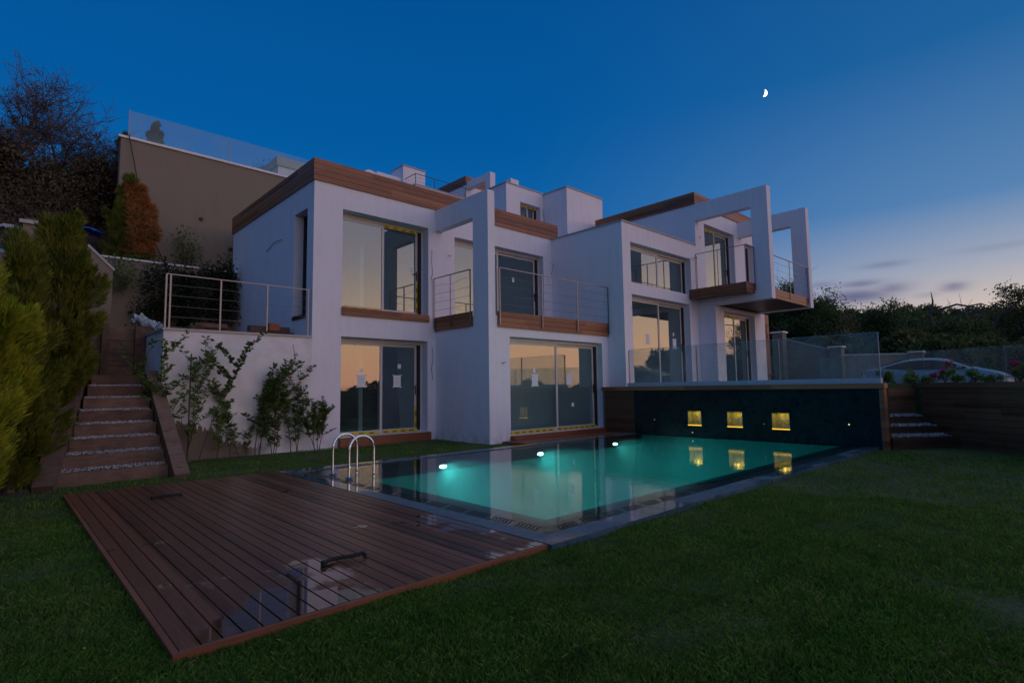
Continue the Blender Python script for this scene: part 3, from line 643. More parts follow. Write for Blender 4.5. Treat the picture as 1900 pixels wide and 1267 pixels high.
# ------------------------------------------------------------------ the villa
HS = thing('modern_villa', (12, 14, 0), 'white stepped modern villa with wood fascias, frame balconies and large windows beside the pool', 'house')
ST = 'stucco'
up1 = (6.56, 9.30, 3.60, 6.25); lo1 = (6.555, 9.27, .20, 2.83); up2 = (10.28, 14.30, 3.42, 6.16)
MB().wall(1, 13.55, .34, 5.77, 14.75, -.15, 6.95, [up1, lo1, up2]).build('wall', ST, HS)
sidew = (13.95, 14.81, 3.40, 6.21)
MB().wall(0, 5.77, .5, 13.89, 20.2, -.15, 6.95, [sidew]).build('wall', ST, HS)
lo2 = (10.31, 14.43, .13, 2.84)
MB().wall(1, 11.10, .30, 9.802, 14.75, -.15, 3.38, [lo2]).build('wall', ST, HS)
MB().wall(0, 9.55, .25, 11.10, 13.55, -.15, 6.84, [(11.745, 13.55, 3.13, 6.20)]).build('frame_wall', ST, HS)
MB().wall(0, 14.752, .30, 10.42, 17.0, -.15, 6.84).build('wall', ST, HS)
w3u = (15.21, 19.15, 4.84, 6.23); w3l = (15.21, 18.95, 1.42, 4.47)
MB().wall(1, 10.42, .30, 15.053, 19.60, 1.30, 6.84, [w3u, w3l]).build('wall', ST, HS)
MB().wall(0, 19.60, .30, 10.42, 15.2, 1.30, 8.48).build('wall', ST, HS)
for X in (19.60, 23.35):
    MB().wall(0, X, .31, 7.65, 10.419, 4.43, 8.482, [(8.24, 10.419, 4.72, 7.83)]).build('frame_wall', ST, HS)
MB().wall(0, 19.602, .30, 9.73, 10.415, 1.30, 4.428).build('wall', ST, HS)
g4 = (20.28, 23.0, 1.42, 4.26)
MB().wall(1, 9.73, .30, 19.904, 24.0, 1.30, 4.427, [g4]).build('wall', ST, HS)
w4a = (20.33, 22.94, 4.86, 7.86); w4b = (24.0, 24.8, 4.86, 7.70)
MB().wall(1, 10.42, .30, 19.904, 25.2, 4.432, 8.48, [w4a, w4b]).build('wall', ST, HS)
b = MB(); b.box(24.9, 25.2, 10.72, 15.2, 4.43, 8.48); b.box(24.0, 24.3, 10.03, 15.2, 1.3, 4.43); b.box(19.9, 25.2, 14.9, 15.2, 1.3, 8.48); b.build('wall', ST, HS)
b = MB()
for k in range(21): b.box(24.005, 24.42, 9.735, 9.765, 1.42 + k * .1435, 1.42 + k * .1435 + .138)
b.build('wood_cladding', 'clad', HS)
# slabs and interior
b = MB()
b.box(6.27, 14.74, 13.89, 20.1, 2.86, 3.36); b.box(6.27, 14.74, 13.89, 20.1, 6.55, 6.90); b.box(6.27, 14.74, 20.1, 20.3, -.1, 6.9)
b.box(9.80, 14.74, 11.40, 13.55, 2.86, 3.10); b.box(6.27, 14.74, 13.89, 20.1, .02, .12); b.box(9.8, 14.74, 11.4, 13.55, .02, .12); b.box(9.55, 9.8, 13.89, 20.1, .12, 6.55)
b.box(15.06, 19.58, 10.75, 16.9, 6.45, 6.66); b.box(15.06, 19.58, 10.75, 16.9, 4.50, 4.80); b.box(15.06, 19.58, 16.7, 16.9, 1.3, 6.5); b.box(15.06, 19.58, 10.75, 16.7, 1.3, 1.41)
b.box(19.92, 24.88, 10.75, 14.88, 8.1, 8.40); b.box(19.92, 23.98, 10.05, 14.88, 4.45, 4.70); b.box(19.92, 23.98, 10.05, 14.88, 1.3, 1.41)
b.box(12.1, 12.25, 13.9, 17, .12, 6.5); b.box(8.1, 8.22, 15.5, 18, .12, 6.5); b.box(17.2, 17.32, 12.2, 15, 1.42, 6.4)
b.build('interior_walls', 'interior', HS)
# balcony floors
MB().box(9.82, 14.74, 11.12, 13.54, 3.385, 3.42).build('balcony_floor', 'cap', HS)
b = MB(); b.box(19.915, 23.345, 7.80, 10.415, 4.50, 4.62); b.build('balcony_floor', 'cap', HS)
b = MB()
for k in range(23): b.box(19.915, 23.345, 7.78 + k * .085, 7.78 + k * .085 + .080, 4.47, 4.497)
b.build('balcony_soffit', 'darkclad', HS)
# wood fascias: separate boards
def boards_x(b_, x0, x1, y0, y1, z0, z1, n):
    h = (z1 - z0) / n
    for k in range(n): b_.box(x0, x1, y0, y1, z0 + k * h + (.004 if k else 0), z0 + (k + 1) * h - .004)
b = MB(); boards_x(b, 5.735, 15.07, 13.505, 13.545, 6.86, 7.44, 4); b.box(5.745, 15.06, 13.546, 13.58, 6.955, 7.425); b.build('roof_fascia', 'clad', HS)
b = MB(); boards_x(b, 5.735, 5.765, 13.549, 20.24, 6.86, 7.44, 4); b.box(5.766, 5.80, 13.585, 20.2, 6.955, 7.425); boards_x(b, 5.735, 15.07, 20.245, 20.28, 6.86, 7.44, 4); b.build('roof_fascia', 'clad', HS)
b = MB(); boards_x(b, 15.03, 15.07, 13.549, 20.24, 6.86, 7.44, 4); b.build('roof_fascia', 'clad', HS)
MB().box(5.82, 15.02, 13.59, 20.2, 6.96, 7.30).build('roof', 'cap', HS)
b = MB(); boards_x(b, 19.565, 25.22, 10.375, 10.415, 8.486, 8.965, 4); b.build('roof_fascia', 'clad', HS)
b = MB(); boards_x(b, 19.565, 19.598, 10.419, 15.22, 8.486, 8.965, 4); b.build('roof_fascia', 'clad', HS)
b = MB(); boards_x(b, 25.19, 25.22, 10.419, 15.22, 8.486, 8.965, 4); boards_x(b, 19.565, 25.22, 15.224, 15.25, 8.486, 8.965, 4); b.build('roof_fascia', 'clad', HS)
MB().box(19.61, 25.18, 10.42, 15.21, 8.484, 8.90).build('roof', 'cap', HS)
MB().box(15.06, 19.59, 10.73, 16.9, 6.67, 6.80).build('roof', 'cap', HS)
# parapet caps of the middle block
b = MB(); b.box(14.715, 15.09, 10.385, 17.0, 6.842, 6.885); b.box(15.092, 19.595, 10.385, 10.76, 6.842, 6.885); b.build('parapet_cap', 'cap', HS)
# balcony fascia boards
b = MB(); boards_x(b, 9.86, 14.745, 11.06, 11.098, 3.075, 3.51, 3); b.build('balcony_fascia', 'clad', HS)
b = MB(); boards_x(b, 9.515, 9.548, 11.76, 13.545, 3.125, 3.55, 3); b.box(9.556, 9.79, 11.752, 13.54, 3.135, 3.42); b.build('balcony_fascia', 'clad', HS)
b = MB(); boards_x(b, 18.92, 19.00, 8.22, 10.40, 4.66, 5.02, 3); boards_x(b, 19.002, 19.595, 8.22, 8.26, 4.66, 5.02, 3); b.box(19.002, 19.9, 8.262, 10.40, 4.70, 4.86); b.build('balcony_fascia', 'clad', HS)
b = MB(); boards_x(b, 19.915, 23.345, 7.74, 7.778, 4.475, 4.83, 3); b.build('balcony_fascia', 'clad', HS)
# roof boxes
wA = (16.53, 17.80, 8.70, 9.62)
b = MB().wall(1, 17.0, .3, 15.70, 18.04, 6.9, 10.28, [wA]); b.box(15.70, 16.0, 17.30, 21, 6.9, 10.28); b.box(16.0, 18.04, 20.7, 21, 6.9, 10.28); b.build('roof_room', ST, HS)
MB().box(16.05, 18.0, 17.6, 17.62, 8.3, 10.2).build('interior_walls', 'interior', HS)
b = MB(); b.box(15.66, 18.04, 16.96, 21.04, 10.282, 10.33); b.build('parapet_cap', 'cap', HS)
MB().box(18.042, 20.59, 15.60, 19.2, 6.9, 10.26).build('stair_tower', ST, HS)
MB().box(18.0, 20.63, 15.56, 19.24, 10.262, 10.31).build('parapet_cap', 'cap', HS)
MB().box(17.20, 17.72, 18.3, 18.8, 10.331, 11.25).build('chimney', ST, HS)

def window(x0, x1, z0, z1, y, tape=(), notes=(), frac=.5, dep=.30, sill=None, handle=True, top=.10, name='window'):
    """two-leaf sliding window set back in its opening; returns the frame"""
    Y = y + dep; b_ = MB(); e = .003
    b_.box(x0 + e, x1 - e, Y, Y + .14, z1 - top, z1 - e); b_.box(x0 + e, x1 - e, Y, Y + .14, z0 + e, z0 + .035)
    b_.box(x0 + e, x0 + .04, Y, Y + .14, z0 + .035, z1 - top); b_.box(x1 - .05, x1 - e, Y, Y + .14, z0 + .035, z1 - top)
    fr_ = b_.build(name, 'frame', HS)
    xm = x0 + (x1 - x0) * frac; T = .075; zt, zb = z1 - top - .004, z0 + .037
    for i, (a, c_, yy) in enumerate(((x0 + .042, xm + .045, Y + .015), (xm - .04, x1 - .14, Y + .075))):
        sb = MB(); sb.box(a, a + T, yy, yy + .05, zb, zt); sb.box(c_ - T, c_, yy, yy + .05, zb, zt); sb.box(a + T, c_ - T, yy, yy + .05, zt - T, zt); sb.box(a + T, c_ - T, yy, yy + .05, zb, zb + T)
        sb.build('sash', 'frame', fr_)
        MB().box(a + T, c_ - T, yy + .018, yy + .030, zb + T, zt - T).build('pane', 'winglass', fr_)
        if i == 1 and handle:
            hb = MB(); hb.box(c_ - T + .018, c_ - T + .045, yy - .022, yy - .001, (zb + zt) / 2 - .22, (zb + zt) / 2 + .06); hb.box(c_ - T - .10, c_ - T + .02, yy - .05, yy - .03, (zb + zt) / 2 - .03, (zb + zt) / 2 - .012)
            hb.box(c_ - T + .004, c_ - T + .017, yy - .05, yy - .001, (zb + zt) / 2 - .03, (zb + zt) / 2 - .012); hb.build('handle', 'track', fr_)
    MB().box(x1 - .138, x1 - .052, Y + .02, Y + .13, zb, zt).build('track', 'track', fr_)
    for (kind, a, c_) in tape:
        if kind == 'bottom': X0, X1, Z0, Z1, yy = a, c_, z0 + .005, z0 + .085, Y - .004; rot = 0
        elif kind == 'top': X0, X1, Z0, Z1, yy = a, c_, z1 - top - .07, z1 - top + .012, Y - .003; rot = 0
        elif kind == 'left': X0, X1, Z0, Z1, yy = x0 + .008, x0 + .062, a, c_, Y - .004; rot = 1
        elif kind == 'right': X0, X1, Z0, Z1, yy = x1 - .205, x1 - .145, a, c_, Y + .07; rot = 1
        elif kind == 'mid': X0, X1, Z0, Z1, yy = xm - .01, xm + .035, a, c_, Y + .010; rot = 1
        tp = MB().box(X0, X1, yy - .003, yy, Z0, Z1).build('tape', 'yellow', fr_)
        Ln = (Z1 - Z0) if rot else (X1 - X0); sz = .062; n = max(1, int(Ln / .26))
        bb = MB()
        base = Matrix.Translation((X0 + .01, yy - .0045, (Z0 + Z1) / 2 - .004)) @ Matrix.Rotation(math.pi / 2, 4, 'X')
        if rot: base = Matrix.Translation(((X0 + X1) / 2, yy - .0045, Z0 + .01)) @ Matrix.Rotation(math.pi / 2, 4, 'X') @ Matrix.Rotation(math.pi / 2, 4, 'Z')
        if kind != 'mid':
            for q_ in range(n): text_mesh('tape_print', 'ASAŞ', sz, base @ Matrix.Translation((q_ * Ln / n, 0, 0)), 'black', fr_)
    for (nx, nz, w_, h_, tabs, leaf) in notes:
        yy = Y + (.015 if leaf == 0 else .075) + .016
        pb = MB(); pb.box(nx - w_ / 2, nx + w_ / 2, yy - .001, yy, nz - h_ / 2, nz + h_ / 2)
        if tabs:
            for sx in (-1, 1):
                for sz_ in (-1, 1): pb.obox((nx + sx * (w_ / 2 + .005), yy - .002, nz + sz_ * (h_ / 2 - .004)), (.035, 0, .004 * sx), (0, .0008, 0), (-.002, 0, .011))
        po = pb.build('notice_paper', 'paper', fr_)
        if tabs:
            ln = MB()
            for k in range(7): ln.box(nx - w_ * .36, nx + w_ * (.1 + .25 * ((k * 37) % 10) / 10), yy - .0016, yy - .0012, nz + h_ * (.34 - k * .1), nz + h_ * (.34 - k * .1) + .004)
            if leaf == 0 or True: ln.build('print_lines', 'curb', fr_)
    if sill:
        zs0, zs1, ys_ = sill
        MB().box(x0 - .0 , x1 + .0, y - .03, Y - .005, zs0, zs1).build('sill', 'clad', HS) if ys_ == 'in' else MB().box(x0, x1 + .03, y - .14, y - .002, zs0, zs1).build('sill', 'deckred', HS)
    return fr_
window(*up1, 13.55, tape=[('left', 3.75, 6.0), ('bottom', 6.7, 7.9), ('top', 7.98, 9.1), ('right', 3.7, 4.6)], notes=[(8.95, 5.0, .09, .13, 0, 1)], frac=.505)
b = MB(); b.box(6.555, 9.305, 13.50, 13.545, 3.39, 3.60); b.box(6.565, 9.295, 13.55, 13.84, 3.585, 3.605); b.build('sill', 'clad', HS)
window(*lo1, 13.55, tape=[('left', 1.0, 2.65), ('bottom', 6.6, 7.85), ('bottom', 7.98, 9.1), ('right', .3, .95)], notes=[(7.32, 1.67, .24, .34, 1, 0), (8.48, 1.66, .24, .34, 1, 1), (7.31, 1.95, .09, .10, 0, 0), (8.55, 2.09, .11, .13, 0, 1)], frac=.5, name='glass_door')
MB().box(6.50, 9.30, 13.40, 13.549, -.06, .19).build('door_step', 'deckred', HS)
window(*up2, 13.55, frac=.5, notes=[(13.1, 5.2, .10, .16, 0, 1)], dep=.24, name='glass_door')
window(*lo2, 11.10, tape=[('bottom', 10.36, 12.3), ('bottom', 12.42, 14.25)], notes=[(11.51, 1.64, .25, .35, 1, 0), (13.1, 1.68, .22, .34, 1, 1), (11.49, 1.92, .10, .13, 0, 0), (13.24, .88, .11, .12, 0, 1)], frac=.515, dep=.20, name='glass_door')
MB().box(10.29, 14.46, 10.94, 11.098, .008, .12).build('door_step', 'deckred', HS)
window(*w3l, 10.42, notes=[(16.46, 3.05, .22, .34, 1, 0), (18.3, 2.98, .24, .36, 1, 1), (18.25, 3.32, .09, .12, 0, 1)], frac=.52, dep=.22, name='glass_door')
f_ = window(*w3u, 10.42, frac=.5, dep=.22, handle=False)
window(*g4, 9.73, tape=[('top', 20.34, 21.6)], frac=.48, dep=.22, notes=[(21.2, 2.9, .1, .2, 0, 0)], name='glass_door')
window(*w4a, 10.42, tape=[('top', 20.4, 21.6), ('mid', 5.0, 7.6)], frac=.48, dep=.22, name='glass_door')
window(*w4b, 10.42, frac=.5, dep=.2, handle=False)
window(*wA, 17.0, tape=[('top', 16.6, 17.7)], frac=.5, dep=.2, handle=False, top=.05)
# narrow side window
b = MB(); Xs = 6.02
b.box(Xs, Xs + .1, 13.953, 14.03, 3.403, 6.207); b.box(Xs, Xs + .1, 14.73, 14.807, 3.403, 6.207); b.box(Xs, Xs + .1, 14.03, 14.73, 6.13, 6.207); b.box(Xs, Xs + .1, 14.03, 14.73, 3.403, 3.47)
so_ = b.build('window', 'track', HS); MB().box(Xs + .04, Xs + .052, 14.03, 14.73, 3.47, 6.13).build('pane', 'winglass', so_)
MB().box(5.74, 6.01, 13.955, 14.805, 3.30, 3.40).build('sill', 'darkclad', HS)
MB().box(6.0, 6.02, 14.06, 14.09, 4.6, 4.75).build('handle', 'track', so_)

def railing(path, posts, z0, z1, ncab, parent, m_='steel', foot=0, pr_=.016, top_r=.018, name='railing', slack=0, cab0=.18):
    """post-and-cable railing along a polyline (x, y)"""
    rp = MB(); pts = [Vector((x_, y_, z1)) for x_, y_ in path]
    for a, c_ in zip(pts[:-1], pts[1:]):
        d = (c_ - a).normalized(); s_ = Vector((-d.y, d.x, 0))
        rp.obox((a + c_) / 2, (c_ - a) / 2 + d * .012, s_ * .02, Vector((0, 0, .010)))
    ro = rp.build(name, m_, parent)
    for (x_, y_) in posts: MB().box(x_ - pr_, x_ + pr_, y_ - pr_ * .6, y_ + pr_ * .6, z0 - foot, z1 - .011).build('post', m_, ro)
    for k in range(ncab):
        z_ = z0 + cab0 + (z1 - z0 - cab0) * k / ncab
        cb = MB()
        for a, c_ in zip(path[:-1], path[1:]):
            n = 9; sg = slack * (1 if k == ncab - 1 else .12)
            cb.tube([(a[0] + (c_[0] - a[0]) * i / n, a[1] + (c_[1] - a[1]) * i / n, z_ + sg * math.sin(i / n * 9.4) * .5) for i in range(n + 1)], .0045, 5)
        cb.build('cable', m_, ro)
    return ro
# front balcony over the pool-side door, and its side
railing([(9.90, 11.03), (14.72, 11.03)], [(9.90, 11.03), (11.57, 11.03), (13.15, 11.03), (14.72, 11.03)], 3.52, 4.70, 4, HS, foot=.38)
railing([(9.48, 11.79), (9.48, 13.50)], [(9.48, 11.79), (9.48, 12.70), (9.48, 13.50)], 3.56, 4.72, 4, HS, foot=.36, slack=.07)
# cantilevered balcony
railing([(19.58, 10.38), (19.40, 10.38)], [], 5.1, 6.33, 0, HS)
railing([(19.40, 10.30), (18.86, 10.06), (18.86, 8.30), (18.90, 8.18), (19.57, 8.18)], [(18.86, 10.06), (19.40, 10.30), (18.86, 9.2), (18.88, 8.20), (19.55, 8.18)], 5.02, 6.30, 0, HS, foot=.25)
railing([(19.93, 7.71), (23.33, 7.71)], [(19.95, 7.71), (21.5, 7.71), (23.31, 7.71)], 4.84, 6.02, 4, HS, foot=.25)
# loose wires hanging from the walls
def _wr(p_, r_w, k_): MB().tube(p_, r_w, k_).build('loose_wire', 'black', HS)
_wr([(9.42, 13.53, 5.6), (9.40, 13.52, 5.2), (9.44, 13.525, 4.9), (9.39, 13.53, 4.7)], .006, 5)
_wr([(10.00, 13.5, 5.52), (10.06, 13.44, 5.5), (10.12, 13.53, 5.53)], .009, 5); _wr([(9.98, 11.07, 2.08), (10.08, 11.02, 2.12), (10.02, 11.08, 2.10)], .008, 5)
_wr([(9.42, 13.52, 2.62), (9.43, 13.50, 2.3), (9.39, 13.52, 2.0), (9.44, 13.53, 1.7)], .006, 5); _wr([(17.95, 16.97, 9.6), (18.0, 16.96, 9.1), (17.97, 16.97, 8.8)], .008, 5)
_wr([(24.1, 9.7, 4.0), (24.0, 9.70, 3.7), (24.15, 9.70, 3.5), (24.0, 9.70, 3.3)], .012, 5); _wr([(14.62, 13.5, 5.95), (14.7, 13.4, 5.9), (14.66, 13.52, 5.5)], .006, 5)
_wr([(15.13, 10.40, 4.0), (15.2, 10.36, 3.98), (15.28, 10.40, 3.9)], .008, 5); _wr([(24.2, 9.7, 1.5), (24.15, 9.6, 1.9), (24.4, 9.6, 1.95), (24.45, 9.65, 1.6), (24.55, 9.6, 1.7), (24.6, 9.6, 1.5)], .012, 5)
_wr([(19.9, 10.40, 7.2), (19.8, 10.3, 7.22), (19.95, 10.40, 7.18)], .008, 5); _wr([(5.75, 16.9, 5.6), (5.74, 16.2, 5.75), (5.73, 15.6, 5.7)], .008, 5)

# wood strip between pool and glass door
WS = MB()
for k in range(7): WS.box(9.95, 14.34, 10.066 + k * .1405, 10.066 + k * .1405 + .135, -.08, .004)
tag(WS.build('door_decking', 'deckred'), 'narrow reddish board strip between the pool rim and the glass door', 'decking')

# ------------------------------------------------------------------ left: white garden wall with terrace and railing
GW = thing('garden_wall', (4.1, 13.7, 0), 'white garden wall with cable railing on top, between the steps and the villa', 'wall')
m = mat('garden_wall_render'); g = G(m); p = g.pos(); s3 = g.a('ShaderNodeSeparateXYZ', {0: p})
zed = g.mth('ADD', g.mth('ADD', .16, g.mth('MULTIPLY', g.mr(s3.outputs[0], 4.4, 3.0), .62)), g.mth('ADD', g.mth('MULTIPLY', g.mth('SUBTRACT', g.noise(g.scale(p, (9, 1, .4)), 1.6, 5), .5), .55), g.mth('MULTIPLY', g.mth('SUBTRACT', g.noise(p, 3.5, 4), .5), .3)))
msk = g.a('ShaderNodeMapRange', {0: g.mth('SUBTRACT', zed, s3.outputs[2]), 1: -.01, 2: .01}, interpolation_type='SMOOTHSTEP').outputs[0]
msk = g.mth('MULTIPLY', msk, g.mr(s3.outputs[0], 4.9, 4.3), clamp=True)
fd = g.mix(g.mr(g.noise(p, 3, 5), .4, .7), (.80, .79, .80), (.68, .66, .66)); cc = g.mix(msk, fd, (.20, .155, .12))
g.out(g.pr(cc, .9, g.bump(g.noise(p, 80, 3), .3, .004))); MT['gw'] = m
b = MB(); b.box(2.55, 5.768, 13.55, 13.80, -.15, 2.745); b.box(2.55, 2.80, 13.80, 15.6, -.15, 2.745); b.build('wall_face', 'gw', GW)
b = MB(); b.box(2.52, 5.768, 13.515, 13.83, 2.747, 2.795); b.box(2.52, 2.83, 13.832, 15.6, 2.747, 2.795); b.build('coping', 'cap', GW)
MB().box(2.81, 5.76, 13.84, 19.7, 2.3, 2.78).build('terrace_floor', 'concrete', GW)
railing([(2.58, 13.62), (5.70, 13.62)], [(2.58, 13.62), (2.66, 13.62), (3.66, 13.62), (4.69, 13.62), (5.69, 13.62)], 2.797, 3.97, 4, GW, cab0=.25)
BP = thing('stacked_timber', (5.1, 14.5, 2.79), 'pile of short brown timber blocks against the villa behind the cable railing', 'timber pile')
rr_ = random.Random(3)
for (x_, y_, z_, lx, ly, lz, rz) in ((4.95, 14.9, 2.86, .55, .12, .07, .05), (5.2, 14.35, 2.85, .40, .09, .06, -.05), (5.15, 14.8, 3.02, .5, .12, .08, .02), (4.85, 14.3, 2.84, .24, .06, .05, .1)):
    MB().obox((x_, y_, z_), (lx * math.cos(rz), lx * math.sin(rz), 0), (-ly * math.sin(rz), ly * math.cos(rz), 0), (0, 0, lz)).build('block', 'sleeper', BP)
b = MB(); b.obox((5.05, 14.22, 3.03), (.13, .02, 0), (-.01, .09, 0), (0, 0, .09)); b.build('block', 'brick', BP)
b = MB(); b.obox((4.72, 14.15, 2.83), (.16, .03, 0), (-.01, .07, 0), (0, 0, .04)); b.build('block', 'brick', BP)
B2 = thing('timber_offcuts', (3.3, 14.5, 2.79), 'loose brown timber offcuts on the terrace behind the railing next to the plastic sheet', 'timber pile')
for (x_, y_, z_, lx, ly, lz, rz, rx_) in ((2.98, 14.6, 2.86, .22, .08, .07, .1, 0), (3.75, 14.9, 2.87, .42, .09, .08, .06, .0), (3.45, 14.7, 2.95, .22, .10, .07, .5, .05), (3.75, 14.7, 3.02, .35, .09, .05, -.05, 0)):
    MB().obox((x_, y_, z_), (lx * math.cos(rz), lx * math.sin(rz), rx_), (-ly * math.sin(rz), ly * math.cos(rz), 0), (0, 0, lz)).build('block', 'sleeper', B2)
# crumpled plastic sheet
n = 15; V = []
for i in range(n):
    for j in range(n):
        u, v = i / (n - 1), j / (n - 1)
        V.append((2.28 + u * .62, 15.25 + v * .45, 2.98 + .30 * (1 - u) * (1 - abs(v - .5)) + .05 * math.sin(u * 17 + v * 5) + .05 * math.sin(v * 23 + u * 9) + rr_.uniform(-.03, .03)))
F = [(i * n + j, (i + 1) * n + j, (i + 1) * n + j + 1, i * n + j + 1) for i in range(n - 1) for j in range(n - 1)]
npmesh('plastic_sheet', np.array(V), np.array(F), 'plastic', label='crumpled clear plastic sheet lying on top of the dark timber wall', cat='plastic sheet')

# ------------------------------------------------------------------ garden stairs
SS = thing('garden_stairs', (1.6, 12.5, 0), 'flight of old sleeper steps with white gravel between the conifers and the white wall', 'stairs')
for i in range(8):
    Y = 11.40 + .37 * i; z1 = .15 + .2355 * i; xl = .80 + .09 * i; xr = 2.30
    MB().box(xl - .02, xr, Y, Y + .12, z1 - .235, z1).build('riser', 'sleeper', SS, smooth=False)
    if i < 7:
        MB().box(xl, xr, Y + .12, Y + .37, z1 - .22, z1 - .006).build('fill', 'earth', SS)
        pebbles(620, lambda u, v, Y=Y, z1=z1, xl=xl: (xl + .02 + u * (2.26 - xl), Y + .13 + v * .23, z1 - .002 + v * .030 + random.uniform(-.006, .010)), .010, .020, 'gravel', SS)
    else: MB().box(xl, 2.5, Y + .12, 15.45, z1 - .22, z1 - .01).build('landing', 'earth', SS)
def beam(p0, p1, w_, h_, parent, name='stringer'):
    p0, p1 = Vector(p0), Vector(p1); d = (p1 - p0); s_ = Vector((d.y, -d.x, 0)).normalized(); u_ = s_.cross(d.normalized())
    if u_.z < 0: u_ = -u_
    MB().obox((p0 + p1) / 2, d / 2, s_ * w_ / 2, u_ * h_ / 2).build(name, 'sleeper', parent)
beam((.60, 11.12, -.10), (1.02, 13.10, 1.15), .26, .30, SS); beam((1.02, 13.11, 1.17), (1.44, 15.1, 2.85), .26, .28, SS)
beam((2.43, 11.02, -.10), (2.45, 14.05, 1.78), .24, .26, SS)
TW = thing('sleeper_wall', (2, 15.6, 1.8), 'dark sleeper wall at the top of the gravel stairs', 'wall')
for k in range(4): MB().box(1.58, 2.545, 15.50, 15.64, 1.75 + k * .295, 1.75 + k * .295 + .288).build('board', 'sleeper', TW)
MB().box(1.70, 1.84, 15.38, 15.50, 1.7, 3.0).build('post', 'sleeper', TW); MB().box(2.33, 2.52, 15.36, 15.50, 1.7, 2.99).build('post', 'sleeper', TW)

# ------------------------------------------------------------------ beige walls behind on the left
LW = thing('low_terrace_wall', (3.5, 19.8, 3), 'low beige rendered wall with pale coping, behind the terrace railing', 'wall')
MB().box(1.2, 5.765, 19.72, 19.95, 2.7, 5.40).build('wall_face', 'beige', LW); b = MB(); b.box(1.15, 5.765, 19.68, 19.99, 5.402, 5.45); b.build('coping', 'whitecap', LW)
RW = thing('raking_wall', (1.5, 17.5, 3), 'beige wall end with sloping coping beside the tall conifer', 'wall')
bx = MB(); n0 = 0
pf = [(.9, 17.5, 2.6), (2.10, 17.5, 2.6), (2.10, 17.5, 4.62), (1.55, 17.5, 5.18), (.9, 17.5, 5.18)]
bk = [(a, 17.75, c_) for a, _, c_ in pf]
bx.v = pf + bk; bx.f = [(0, 1, 2, 3, 4), (9, 8, 7, 6, 5)] + [(i, i + 5, (i + 1) % 5 + 5, (i + 1) % 5) for i in range(5)]
bx.build('wall_face', 'beige', RW)
MB().obox((1.84, 17.62, 4.925), (.29, 0, -.29), (0, .15, 0), (.02, 0, .02)).build('coping', 'cap', RW)
BW = thing('tall_beige_wall', (7, 21.6, 5), 'tall beige retaining wall with white coping behind the villa, two drain holes in it', 'wall')
hs = [(5.05, 7.553), (6.057, 6.625)]
MB().box(2.62, 15, 21.5, 21.85, 4.5, 9.82).build('wall_face', 'beige', BW)
b = MB(); b.box(2.55, 15, 21.44, 21.9, 9.822, 9.90); b.build('coping', 'whitecap', BW)
for (a, c_) in hs: MB().disc((a, 21.47, c_), .07, .06, 16, 1).build('drain_pipe', 'black', BW)
CB = MB().tube([(2.82, 21.42, 9.95), (2.95, 21.42, 9.3), (3.1, 21.40, 8.5), (3.23, 21.40, 8.0), (3.4, 21.35, 7.3), (3.62, 21.40, 6.6), (3.85, 21.40, 6.05), (4.12, 21.42, 5.55), (4.3, 21.3, 5.3)], .013, 6).build('hanging_cable', 'black')
tag(CB, 'thin black cable hanging down the tall beige wall', 'cable')
G2 = thing('wall_top_balustrade', (6, 21.6, 9.9), 'bluish glass balustrade standing on top of the tall beige wall', 'glass balustrade')
xx = [2.83, 5.95, 9.1, 12.2]
for i in range(3): MB().box(xx[i] + .01, xx[i + 1] - .01, 21.60, 21.612, 9.902, 10.86).build('pane', 'railglass2', G2)
for x_ in (2.83, 5.95): MB().box(x_ - .009, x_ + .009, 21.59, 21.625, 9.9, 10.87).build('clamp_strip', 'steel', G2)
MB().box(2.66, 24, 21.9, 46, 5, 9.68).build('hill_terrace', 'earth', kind='structure')
NB = thing('hilltop_house', (11.5, 31, 9.6), 'pale flat-roofed house seen through the glass on the tall beige wall', 'house')
MB().box(10.72, 17, 30.0, 36, 9.6, 13.75).build('wall', ST, NB); MB().box(10.62, 17.1, 29.9, 36.1, 13.752, 14.24).build('roof', 'cap', NB)
# upper neighbour villa
NV = thing('upper_villa', (17, 25, 9.7), 'white upper villa with chimney and wood fascia showing over the roofs', 'house')
MB().box(15.66, 19.1, 24.0, 30, 9.7, 12.19).build('wall', ST, NV); MB().box(15.62, 19.14, 23.96, 30.04, 12.192, 12.235).build('parapet_cap', 'cap', NV)
railing([(15.70, 26.5), (15.70, 24.05), (19.08, 24.05)], [(15.70, 24.05), (16.9, 24.05), (17.95, 24.05), (19.05, 24.05), (15.7, 25.8)], 12.236, 12.81, 2, NV, m_='track')
MB().box(15.53, 16.94, 25.0, 26.2, 12.236, 13.50).build('chimney', ST, NV); MB().box(15.49, 16.98, 24.96, 26.24, 13.502, 13.55).build('chimney_cap', 'cap', NV)
b = MB(); b.box(14.08, 15.66, 25.2, 27, 9.7, 12.85)
arc = [(13.35, 25.2)] ; pts = [(13.25 + .42 - .42 * math.cos(a), 12.30 + .42 * math.sin(a) + .10) for a in np.linspace(0, math.pi * .62, 9)]
prof = [(13.25, 11.0)] + pts + [(14.075, 12.72), (14.075, 11.0)]
b.v += [(x_, 25.2, z_) for x_, z_ in prof] + [(x_, 26.6, z_) for x_, z_ in prof]; n0 = 8; k = len(prof)
b.f += [tuple(n0 + i for i in range(k)), tuple(n0 + k + i for i in range(k))[::-1]] + [(n0 + i, n0 + k + i, n0 + k + (i + 1) % k, n0 + (i + 1) % k) for i in range(k)]
b.build('wall', ST, NV)
b = MB(); b.box(19.15, 23.5, 24.15, 29, 9.7, 13.05); b.build('wall', ST, NV)
b = MB(); boards_x(b, 19.11, 19.148, 24.15, 29, 13.06, 13.60, 3); boards_x(b, 19.11, 23.5, 24.105, 24.148, 13.06, 13.60, 3); b.build('roof_fascia', 'clad', NV)
